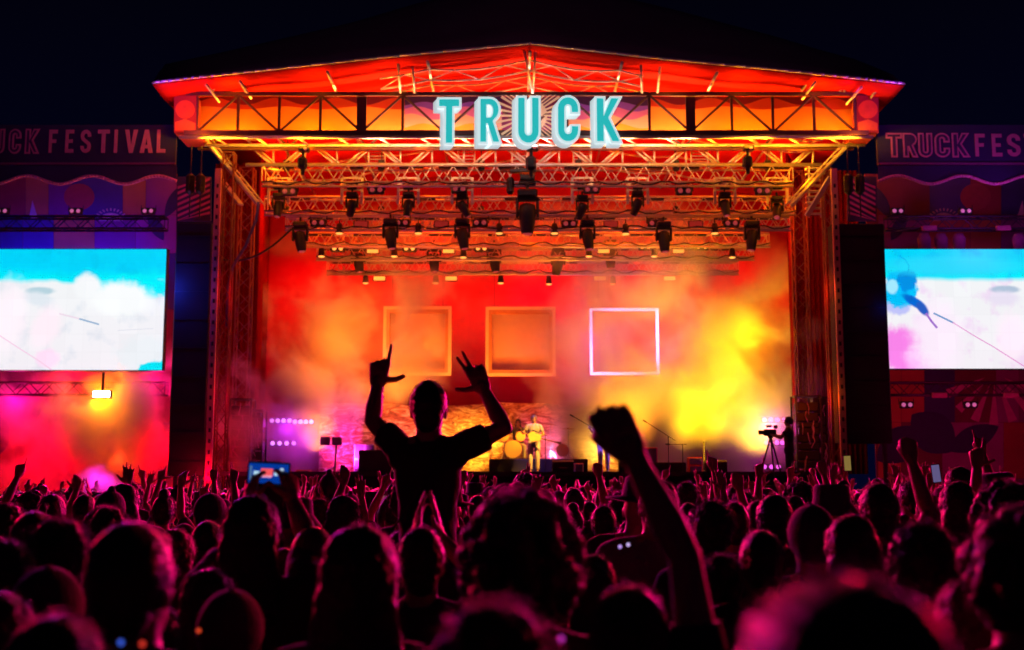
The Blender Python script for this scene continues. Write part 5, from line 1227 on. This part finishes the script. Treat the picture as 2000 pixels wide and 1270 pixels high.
# shoulder sits low; long upper arm hangs from the elbow down to it
person(rF.x, rF.y, sF, None, 'short', 'person in a navy shirt thrusting a clenched fist high right of the centre', None, meshes=make_body('fistarm', armsF, voxel=.0042, ratio=.5, hsc=1.14, sm=1), si=2, lean=(0, 0)); OCC.append((rF.x, YF))
# ------------------------------------------------------------------ phone
YP = 4.3
c = W(525, 925, YP); rP = V((W(535, 1060, YP).x, YP-.35, 0)); sP = .98
def lp_(p): return (p-rP)/sP
armsP = {-1: (lp_(W(468, 1060, YP-.1)), lp_(W(486, 985, YP)), (.12, .05, 1), (.7, .5, 0), 'grip'), 1: (lp_(W(600, 1050, YP-.1)), lp_(W(572, 978, YP)), (-.22, .05, 1), (-.7, .5, 0), 'grip')}
person(rP.x, rP.y, sP, None, 'long', 'person holding up a glowing phone with both hands at the left', None, meshes=make_body('phoneholder', armsP, voxel=.006), si=1); OCC.append((rP.x, YP))
ph = empty('phone', c, 'phone held up filming the stage with a bright blue picture', 'phone'); ph.rotation_euler = (0, R(2.5), 0)
m = MB(); m.bevbox((0, 0, 0), (.150, .010, .080), .003); m.build('case', blk, ph)
m = MB(); m.box((0, -.0057, 0), (.138, .0008, .068)); m.build('display', emis('phone_blue', (.0, .035, .30), 1.0), ph)
for nm, col, x, z, w, hh in (('stage_glow', (1, .10, .12), -.006, .004, .042, .026), ('stage_glow', (.9, .4, .6), -.006, -.010, .036, .008), ('screen_glow', (.5, .8, 1), -.042, 0, .020, .014), ('screen_glow', (.5, .8, 1), .026, 0, .012, .014), ('button', (.5, .65, .8), .046, .012, .012, .016), ('button', (.5, .65, .8), .046, -.018, .010, .010), ('button', (.35, .45, .6), .060, .002, .010, .014), ('side_bar', (.1, .2, .35), -.062, 0, .006, .05)):
    m = MB(); m.box((x, -.0066, z), (w, .0006, hh)); m.build(nm, emis('ph_%s_%g_%g' % (nm, x, z), col, .9), ph)
m = MB(); m.bevbox((.008, .012, -.078), (.10, .006, .085), .002); m.build('flap', blk, ph)
# ------------------------------------------------------------------ packed crowd behind
rr = random.Random(21); spots = []
y = 3.7; tries = 0
cand = []
while y < 31.5:
    hw_ = .435*y+.4; x = -hw_+rr.uniform(0, .5)
    while x < hw_:
        cand.append((x+rr.uniform(-.14, .14), y+rr.uniform(-.16, .16))); x += rr.uniform(.50, .72) if y < 16 else rr.uniform(.58, .85)
    y += .62 if y < 14 else .95
def ok(x, y):
    for a, b in OCC:
        if (a-x)**2+((b-y)*.8)**2 < .42**2: return False
    px = 1000+x*F_PX/y
    if y < 5.2 and 700 < px < 930: return False           # keeps the boy in view
    return True
cand = [c for c in cand if ok(*c)]
print('crowd candidates', len(cand), 'placed', len(OCC))
N_IND = 300-len(OCC)-5
cand.sort(key=lambda c: c[1])
kinds = ['short', 'short2', 'messy', 'long', 'long2', 'curly', 'bun', 'cap', 'hat', 'pony', 'pony', 'beanie', 'wide', 'shaved', 'short', 'messy', 'long', 'curly2', 'messy']
hdesc = dict(pony='a ponytail', beanie='a beanie', wide='a brimmed hat', curly2='big curly hair', short='short dark hair', short2='cropped hair', messy='tousled hair', long='long hair', long2='long straight hair', curly='curly hair', bun='a hair bun', cap='a cap', hat='a bucket hat', shaved='a shaved head')
adesc = dict(down='arms down', fist='one fist raised', point='one finger raised', open='one open hand raised', vee='a raised V sign', both='both hands raised', horns='both arms raised', clap='hands clapping overhead', hold='hands held up', bent='one bent arm', lean='arm stretched sideways', high='uneven raised arms')
ZN = [(150, 'below left screen edge'), (330, 'below left screen'), (440, 'below left speaker wall'), (560, 'by the phone'), (720, 'left of the boy'), (880, 'behind the boy'), (1000, 'by the curly head'), (1130, 'below the drums'), (1250, 'left of raised fist'), (1380, 'right of raised fist'), (1500, 'below yellow smoke'), (1600, 'below the cameraman'), (1730, 'below right speaker wall'), (1860, 'below right screen'), (9999, 'at right edge')]
NUM = 'one two three four five six seven eight nine ten eleven twelve thirteen fourteen fifteen sixteen seventeen eighteen nineteen twenty twentyone twentytwo twentythree twentyfour twentyfive twentysix twentyseven twentyeight twentynine thirty'.split()
def zone(x, y):
    px = 1000+x*F_PX/y
    return next(n_ for lim, n_ in ZN if px < lim)
seen_l = set()
def pick(y):
    r = rr.random()
    if y < 8.5 or r < .70: return 'down'
    return rr.choice(['fist', 'point', 'open', 'vee', 'both', 'horns', 'clap', 'hold', 'bent', 'lean', 'high', 'bent', 'lean', 'high'])
for (x, y) in cand[:N_IND]:
    b = pick(y); hk = rr.choice(kinds); s = rr.gauss(.962, .042); s = max(.86, min(1.06, s))
    zn = zone(x, y); row = NUM[min(29, int((y-3.3)/.62))]
    for ex in ('', ' left', ' right', ' middle', ' extra'):
        lab = 'person with %s, %s, crowd row %s%s, %s' % (hdesc[hk], adesc[b], row, ex, zn)
        if lab not in seen_l: break
    seen_l.add(lab)
    o = person(x, y, s, b, hk, lab, 'people packed in the crowd seen from behind', rz=rr.uniform(-.45, .45), lean=(R(rr.uniform(-3, 3)), R(rr.gauss(0, 4))), ci=rr.choice((0, 0, 1, 1, 2)), si=rr.randrange(6))
    o.scale.x *= rr.uniform(.93, 1.10)*(-1 if rr.random() < .45 else 1); o.scale.y *= rr.uniform(.94, 1.08)
rest = cand[N_IND:]
# the far rows merge into one mass
low = {}
def lowres(me, ratio):
    if me.name in low: return low[me.name]
    o = bpy.data.objects.new('t', me); COL.objects.link(o); d = o.modifiers.new('d', 'DECIMATE'); d.ratio = ratio
    dg = bpy.context.evaluated_depsgraph_get(); m2 = bpy.data.meshes.new_from_object(o.evaluated_get(dg), depsgraph=dg); bpy.data.objects.remove(o); low[me.name] = m2; return m2
acc_v, acc_f, acc_m = [], [], []
nv = 0
for (x, y) in rest:
    b = pick(y); hk = rr.choice(['short2', 'long', 'cap', 'short2']); s = rr.gauss(.975, .04)
    M = Matrix.Translation((x, y, 0))@Matrix.Rotation(rr.uniform(-.4, .4), 4, 'Z')@Matrix.Diagonal((s if rr.random() < .5 else -s, s, s, 1))
    bd = BODY[b]
    for me, mi, ra in ((bd[0], 0, .12), (bd[1], 1, .15), (bd[2], 1, .1), (HAIR[hk], 2, .25)):
        lo = lowres(me, ra); n = len(lo.vertices); co = np.empty(n*3, np.float32); lo.vertices.foreach_get('co', co); co = co.reshape(-1, 3)
        A_ = np.array(M); co = co@A_[:3, :3].T+A_[:3, 3]; acc_v.append(co)
        for p in lo.polygons: acc_f.append([i+nv for i in p.vertices]); acc_m.append(mi)
        nv += n
if rest:
    me = bpy.data.meshes.new('distant_crowd'); me.from_pydata(np.concatenate(acc_v).tolist(), [], acc_f)
    for q in (skin, shirts[0], hairm[1]): me.materials.append(q)
    me.polygons.foreach_set('material_index', acc_m); me.polygons.foreach_set('use_smooth', [True]*len(acc_f)); me.update()
    o = bpy.data.objects.new('distant_crowd', me); COL.objects.link(o); tag(o, 'far rows of the crowd packed against the stage front', 'crowd', kind='stuff')
print('individuals', len(cand[:N_IND])+len(OCC), 'far', len(rest))
# ================================================================== band and stage gear
def fig(px, pfeet, Y, zf, s, arms, hair, label, legs=None, si=0, rz=math.pi, ci=0, sit=False, lean=(0, 0), cat='person', group=None, skinm=skin):
    p = W(px, pfeet, Y); m_ = make_body('perf', arms, legs, sit=sit, voxel=.010, ratio=.25, skinm=skinm)
    return person(p.x, Y, s, None, hair, label, group, rz=rz, lean=lean, meshes=m_, z=zf, si=si, ci=ci, pale=True)
play = {-1: (V((-.30, .05, 1.16)), V((-.08, .26, 1.08)), (.9, .2, .1), (0, -.3, -1), 'grip'), 1: (V((.33, .10, 1.20)), V((.40, .30, 1.26)), (.3, .3, .8), (-.3, -1, 0), 'grip')}
def guitar(loc, rz, body_c, label, tilt=15, name='guitar'):
    g = empty(name, loc, label, 'guitar'); g.rotation_euler = (0, R(-tilt), rz)
    m = MB()
    def out(w1, w2, w3, n=28):
        P = []
        for i in range(n):
            t = 2*math.pi*i/n; x = math.cos(t)*.20; z = math.sin(t)*(.155 if x < 0 else .125)*(1-.22*math.exp(-((x-.02)/.05)**2)); P.append((x, z))
        return P
    m.prism([out(1, 1, 1)], -.025, .02); m.build('guitar_body', body_c, g)
    m = MB(); m.box((.42, -.03, 0), (.50, .018, .045)); m.build('neck', mat('neck_wood', (.2, .09, .04), .5), g)
    m = MB(); m.prism([[(.67, -.02), (.67, .025), (.80, .045), (.83, .01), (.78, -.03)]], -.04, -.02); m.build('headstock', mat('neck_wood', (.2, .09, .04), .5), g)
    m = MB(); m.box((-.06, -.03, 0), (.05, .01, .07)); m.box((.02, -.03, 0), (.03, .01, .07)); m.build('pickup', blk, g)
    return g
zR = ZD
g1 = fig(1043, 918, 37.2, ZD, 1.0, play, 'messy', 'guitarist in an orange lit shirt standing at the middle of the stage', si=5, ci=2)
p = W(1043, 860, 36.87); guitar((p.x+.02, 36.88, ZD+1.08), math.pi*0+math.pi, mat('guitar_gold', (.8, .5, .15), .3), 'gold electric guitar played by the guitarist at mid stage', 14).scale = (-1, 1, 1)
g2 = fig(1180, 940, 36.0, ZD, .98, play, 'short2', 'second guitarist in violet light standing left of the raised fist', si=5)
p = W(1174, 880, 35.68); guitar((p.x, 35.68, ZD+1.05), math.pi, mat('guitar_red', (.4, .05, .04), .3), 'dark red bass guitar held by the second guitarist', 30).scale = (-1, 1, 1)
# risers
def riser(px0, px1, Y, hh, label):
    a, b = W(px0, 900, Y).x, W(px1, 900, Y).x; l = ((a+b)/2, Y+.9, ZD)
    e = empty('riser', l, label, 'riser', 'black risers on the stage')
    m = MB(); m.bevbox((0, 0, hh/2), (b-a, 1.8, hh), .01); m.build('box', blk, e); m = MB(); m.box((0, 0, hh+.006), (b-a-.04, 1.76, .01)); m.build('top_board', deckm, e)
    return e
riser(955, 1148, 38.4, .45, 'black drum riser behind the guitarist'); riser(700, 765, 35.0, .62, 'low black case left of the boy on shoulders'); riser(1262, 1340, 36.5, .30, 'low black riser below the microphone stands')
# drum kit
ZK = ZD+.46; YK = 39.2
def drum(name, px, py, r, d, axis, c, label=None, Y=YK):
    q = W(px, py, Y); e = empty(name, q, label or '', 'drum', 'drums of the kit on the riser')
    m = MB(); m.lathe([(r, -d/2), (r, d/2)], (0, 0, 0), 24, axis=axis); m.build('shell', mat('drum_shell', (.35, .12, .3), .3), e)
    m = MB(); m.lathe([(r*.96, -d/2-.006), (r*.5, -d/2-.008)], (0, 0, 0), 24, axis=axis); m.build('drum_head', c, e)
    m = MB()
    for k in range(8):
        t = k*math.pi/4; x, y = math.cos(t)*r*1.02, math.sin(t)*r*1.02
        if axis == 'Y': m.tube((x, -d/2-.01, y), (x, d/2, y), .008, n=5)
        else: m.tube((x, y, -d/2), (x, y, d/2), .008, n=5)
    m.build('rim', alu, e); return e
headc = mat('drum_head_cream', (.9, .55, .25), .5, 0, .2, 3)
drum('bass_drum', 1002, 878, .29, .4, 'Y', headc, 'bass drum with an orange lit front head left of the guitarist')
drum('tom_drum', 985, 853, .16, .2, 'Y', headc, 'smaller tom above the left side of the bass drum'); drum('tom_drum', 1017, 853, .16, .2, 'Y', headc, 'smaller tom above the right side of the bass drum')
drum('floor_tom', 1098, 880, .2, .4, 'Y', headc, 'floor tom right of the guitarist')
for px, py, lb in ((960, 838, 'leftmost cymbal of the drum kit'), (985, 828, 'second cymbal from the left of the drum kit'), (1075, 830, 'cymbal right of the guitarist head'), (1110, 838, 'rightmost cymbal of the drum kit')):
    q = W(px, py, YK); e = empty('cymbal', q, lb, 'cymbal', 'cymbals of the drum kit')
    m = MB(); m.lathe([(.22, 0), (.05, .02), (.03, .035), (.0101, .036)], (0, 0, 0), 20); m.build('plate', mat('brass', (.8, .55, .2), .25, .8), e); m = MB(); m.tube((0, 0, -.001), (0, 0, ZK-q.z), .012, n=6)
    for k in range(3): t = k*2.1; m.tube((0, 0, (ZK-q.z)+.3), (.2*math.cos(t), .2*math.sin(t), ZK-q.z+.01), .01, n=5)
    m.build('stand', alu, e)
sitl = {s_: ((s_*.10, .02, .88), (s_*.20, .40, .84), (s_*.20, .42, .45)) for s_ in (-1, 1)}
dr = {-1: (V((-.34, .10, 1.20)), V((-.26, .32, 1.24)), (.1, 1, .4), (0, 0, -1), 'grip'), 1: (V((.34, .10, 1.25)), V((.25, .30, 1.38)), (-.1, .8, .8), (0, 0, -1), 'grip')}
fig(1012, 900, YK+.8, ZK-.42, 1., dr, 'long', 'drummer sitting behind the bass drum, half hidden', legs=sitl, sit=True, si=3, ci=1)
# microphone stands
def micstand(px, ptop, Y, z0, label, boom=None):
    t = W(px, ptop, Y); e = empty('microphone_stand', (t.x, Y, z0), label, 'microphone stand', 'microphone stands on the stage'); H = t.z-z0
    m = MB(); m.tube((0, 0, .02), (0, 0, H), .014, n=6)
    m.build('pole', alud, e); m = MB(); m.lathe([(.15, 0), (.14, .02), (.02, .03)], (0, 0, 0), 16); m.build('foot', blk, e)
    m = MB()
    d = V(boom) if boom else V((0, 0, .02)); a = V((0, 0, H))
    if boom: m.tube(a-d*.35, a+d, .010, n=6)
    a = a+d; m.tube(a, a+d.normalized()*.14, .016, .024, n=8); m.build('microphone', blk, e)
micstand(1305, 852, 36.2, ZD, 'tall boom microphone stand before the yellow smoke', (-.62, 0, .40)); micstand(1333, 868, 35.9, ZD, 'microphone stand with a level arm right of the boom stand', (-.36, 0, .0)); micstand(1065, 850, 36.4, ZD, 'microphone stand in front of the guitarist', (-.25, .1, .1))
micstand(1375, 873, 38, ZD, 'thin microphone stand farther right before the yellow smoke'); micstand(1186, 852, 35.4, ZD, 'boom stand slanting towards the second guitarist', (-.95, 0, .55))
# amps
def amp(px0, px1, pt, Y, grid, label, c, z0=ZD, dep=.5):
    a, b = W(px0, pt, Y), W(px1, pt, Y); w = b.x-a.x; hh = a.z-z0; e = empty('amplifier', ((a.x+b.x)/2, Y, z0), label, 'amplifier', 'amplifiers on the stage')
    m = MB(); m.bevbox((0, dep/2, hh/2), (w, dep, hh), .02); m.build('cabinet', c, e)
    m = MB()
    nx, nz = grid
    for i in range(nx):
        for j in range(nz): m.bevbox((-w/2+w*(i+.5)/nx, -.005, hh*(j+.5)/nz), (w/nx-.06, .02, hh/nz-.06), .008)
    m.build('grille', mat('grille_cloth', (.10, .05, .16), .8, 0, .3, 30, .3), e); return e
amp(692, 732, 868, 39.0, (2, 2), 'tall violet lit amplifier stack left of the boy', mat('amp_grey', (.4, .3, .45), .6)); amp(1250, 1284, 874, 37.4, (1, 1), 'red amplifier cabinet between the raised fist arm and the microphone stands', mat('amp_red', (.55, .04, .03), .5))
amp(578, 604, 918, 36.0, (1, 1), 'small red lit amplifier just right of the phone', mat('amp_red', (.55, .04, .03), .5))
# keyboard stack
e = empty('keyboard_stand', W(648, 925, 37.4), 'white stand with two dark violet monitors left of the amplifier stack', 'stand'); b0 = e.location; b0.z = ZD; e.location = b0
m = MB(); m.tube((.08, 0, .02), (.12, 0, .85), .035, n=8); m.tube((-.25, 0, .02), (.12, 0, .2), .03, n=8); m.build('pole', mat('stand_white', (.7, .6, .75), .4), e)
for x in (-.22, .14):
    m = MB(); m.bevbox((x, 0, .98), (.30, .2, .26), .03); m.build('monitor', mat('monitor_violet', (.14, .07, .3), .5), e)
# purple battens and side gear, blurred in the smoke
for i, (px, py, w) in enumerate(((548, 822, .75), (592, 824, .7), (553, 866, .9), (1512, 820, .85), (1512, 865, .7), (1500, 912, .9))):
    e = empty('light_batten', W(px, py, 39.0 if px < 1000 else 39.5), 'violet glowing light batten at the %s side of the stage, %s' % ('left' if px < 1000 else 'right', ('upper left', 'upper right', 'lower', 'upper', 'middle', 'lowest')[i]), 'light batten', 'violet battens at the stage sides')
    m = MB(); m.bevbox((0, .06, 0), (w, .1, .2), .02); m.build('housing', blk, e)
    for k in range(4):
        m = MB(); m.lathe([(.07, 0), (.05, -.03)], (-w/2+w*(k+.5)/4, .0, 0), 12, axis='Y'); m.build('lens', lens_purple if px < 1000 else mat('lens_magenta', (1, .3, 1), .2, 0, 0, 5, emit=(1, .12, .9), est=1.6), e)
def gear(px, ptop, Y, w, label):
    t = W(px, ptop, Y); hh = t.z-ZD; e = empty('dimmer_rack', (t.x, Y, ZD), label, 'rack', 'equipment racks at the stage sides'); rg = random.Random(int(px))
    m = MB()
    for x in (-w/2, w/2):
        for y in (0, .6): m.box((x, y, hh/2), (.05, .05, hh))
    m.box((0, .3, hh-.02), (w, .6, .04)); m.box((0, .3, .03), (w, .6, .05)); m.build('rack_frame', alud, e)
    z = .12; k = 0
    while z < hh-.2:
        h_ = rg.choice((.16, .22, .3)); m = MB(); m.bevbox((rg.uniform(-.04, .04), .3, z+h_/2), (w*.86, .5, h_*.88), .02); m.build('rack_unit', blk, e); z += h_
    for k in range(10):
        m = MB(); x = rg.uniform(-w*.3, w*.3); z = rg.uniform(.2, hh-.1); m.path([V((x, -.02, z)), V((x+rg.uniform(-.08, .08), -.05, z-.15)), V((x+rg.uniform(-.08, .08), -.03, z-.34))], .013, 5); m.build('cable', mat('cable_violet', (.5, .3, .6), .4), e)
    return e
gear(470, 778, 35.4, .62, 'dark equipment rack tangled with cables at the left tower'); gear(500, 800, 36.0, .4, 'shorter dark rack right beside the cable tangled rack'); gear(1578, 772, 35.6, .72, 'dark equipment rack behind the cameraman'); gear(1602, 775, 36.2, .4, 'narrow dark rack beside the right tower')
# cameraman
camp = {-1: (V((-.26, .22, 1.22)), V((-.16, .45, 1.30)), (.2, 1, .1), (1, 0, 0), 'grip'), 1: (V((.26, .20, 1.22)), V((.14, .42, 1.30)), (-.2, 1, .1), (-1, 0, 0), 'grip')}
YC = 33.0; zc = 1.55
pcm = W(1542, 900, YC); cmn = person(pcm.x, YC, 1.04, None, 'cap', 'cameraman in black with a cap standing behind a tripod camera', None, rz=R(78), lean=(0, 0), meshes=make_body('cameraman', camp, voxel=.009, ratio=.25), z=W(1542, 812, YC).z-1.79*1.04)
fz = cmn.location.z
m = MB(); l = V((W(1525, 900, YC).x, YC, 0)); m.bevbox((0, 0, fz/2), (1.9, 1.4, fz-.01), .02); tag(m.build('camera_platform', blk, loc=l), 'low black platform in the pit carrying the cameraman', 'platform')
q = W(1505, 845, YC); e = empty('tripod_camera', (q.x, YC, fz), 'video camera on a tripod aimed left beside the cameraman', 'camera'); H = q.z-fz
m = MB(); m.bevbox((-.02, 0, H), (.34, .16, .18), .03); m.tube((-.19, 0, H), (-.32, 0, H), .06, .07, n=12); m.bevbox((-.04, 0, H+.17), (.16, .06, .06), .015); m.bevbox((.14, .0, H+.15), (.10, .12, .10), .02); m.tube((.12, 0, H-.05), (.40, 0, H-.12), .012, n=6); m.build('camera_body', blk, e)
for k in range(3):
    t = k*2.094+.5; m = MB(); m.tube((0, 0, H-.12), (.42*math.cos(t), .42*math.sin(t), .0), .026, .018, n=8); m.build('leg', alud, e)
m = MB(); m.lathe([(.06, -.16), (.09, -.08)], (0, 0, H), 12); m.build('fluid_head', blk, e)
# monitor wedges on the stage lip
for i, px in enumerate((800, 1100, 1230, 1400)):
    q = W(px, 925, 34.6); e = empty('monitor_wedge', (q.x, 34.6, ZD), 'black monitor wedge on the front edge of the stage, %s' % ('leftmost', 'second from left', 'third from left', 'rightmost')[i], 'monitor wedge', 'monitor wedges on the stage edge')
    m = MB(); m.add([(-.3, 0, 0), (.3, 0, 0), (.3, .42, 0), (-.3, .42, 0), (-.3, 0, .28), (.3, 0, .28), (.3, .16, .34), (-.3, .16, .34), (-.3, .42, .08), (.3, .42, .08)], [(3, 2, 1, 0), (0, 1, 5, 4), (4, 5, 6, 7), (7, 6, 9, 8), (8, 9, 2, 3), (0, 4, 7, 8, 3), (1, 2, 9, 6, 5)]); m.build('cabinet', blk, e)
    m = MB(); m.tube((-.1, -.02, .12), (.1, -.02, .12), .015, n=6); m.build('handle', alud, e)
# phone lights in the crowd, and glowing discs standing in for light spots
for i, (px, py, Y, col, lab) in enumerate(((1211, 1068, 4.2, (.6, .35, 1), 'small violet phone light, left of a pair, beside the raised arm'), (1227, 1064, 4.2, (.7, .5, 1), 'small violet phone light, right of a pair, beside the raised arm'),
        (1827, 932, 10, (.6, .5, 1), 'small pale light low in the right crowd'), (1096, 1248, 1.9, (1, .05, .8), 'magenta glint, a glowing disc, at the bottom centre'), (236, 1255, 2.0, (.05, .15, 1), 'blue glowing disc at the bottom left'), (278, 1258, 2.0, (1, .05, .03), 'red glowing disc at the bottom left'), (388, 1232, 2.6, (1, .08, .02), 'orange red glowing disc at the lower left'))):
    m = MB(); r = (.0016*Y if i < 2 else .0008*Y) if i < 3 else .0045; m.lathe([(r*.6, -.004), (r, 0), (r*.6, .004)], (0, 0, 0), 12, axis='Y'); tag(m.build('light_bead', emis('bead_%d' % i, col, .9), loc=W(px, py, Y)), lab, 'small light')

for i, (px, py, Y, lab) in enumerate(((748, 975, 10.9, 'small phone held up right beside the boy on shoulders'), (893, 945, 13.9, 'small phone held up right behind the boy on shoulders'), (1828, 925, 9.8, 'small upright phone with a pale screen in the right crowd'), (1655, 905, 11.5, 'small phone with a yellowish screen under the right mast'), (1140, 985, 12, 'small phone with a violet screen right of the big curly head'))):
    e = empty('phone', W(px, py, Y), lab, 'phone', 'small phones held up in the crowd'); e.rotation_euler = (0, R((3, -6, 84, 88, 4)[i]), 0)
    m = MB(); m.bevbox((0, 0, 0), (.15, .01, .075), .003); m.build('case', blk, e)
    m = MB(); m.box((0, -.0058, 0), (.136, .001, .062)); m.build('display', emis('sp_%d' % i, ((.5, .2, .25), (.25, .1, .4), (.3, .25, .6), (.6, .4, .1), (.35, .15, .6))[i], .35), e)
amp(1105, 1140, 905, 38.0, (2, 1), 'low dark amplifier right of the drum riser', mat('amp_grey', (.4, .3, .45), .6)); amp(770, 800, 890, 39.2, (1, 2), 'dark amplifier half hidden behind the boy', mat('amp_grey', (.4, .3, .45), .6))
amp(1345, 1372, 893, 38.6, (1, 2), 'small amplifier right of the microphone stands', mat('amp_red', (.55, .04, .03), .5))
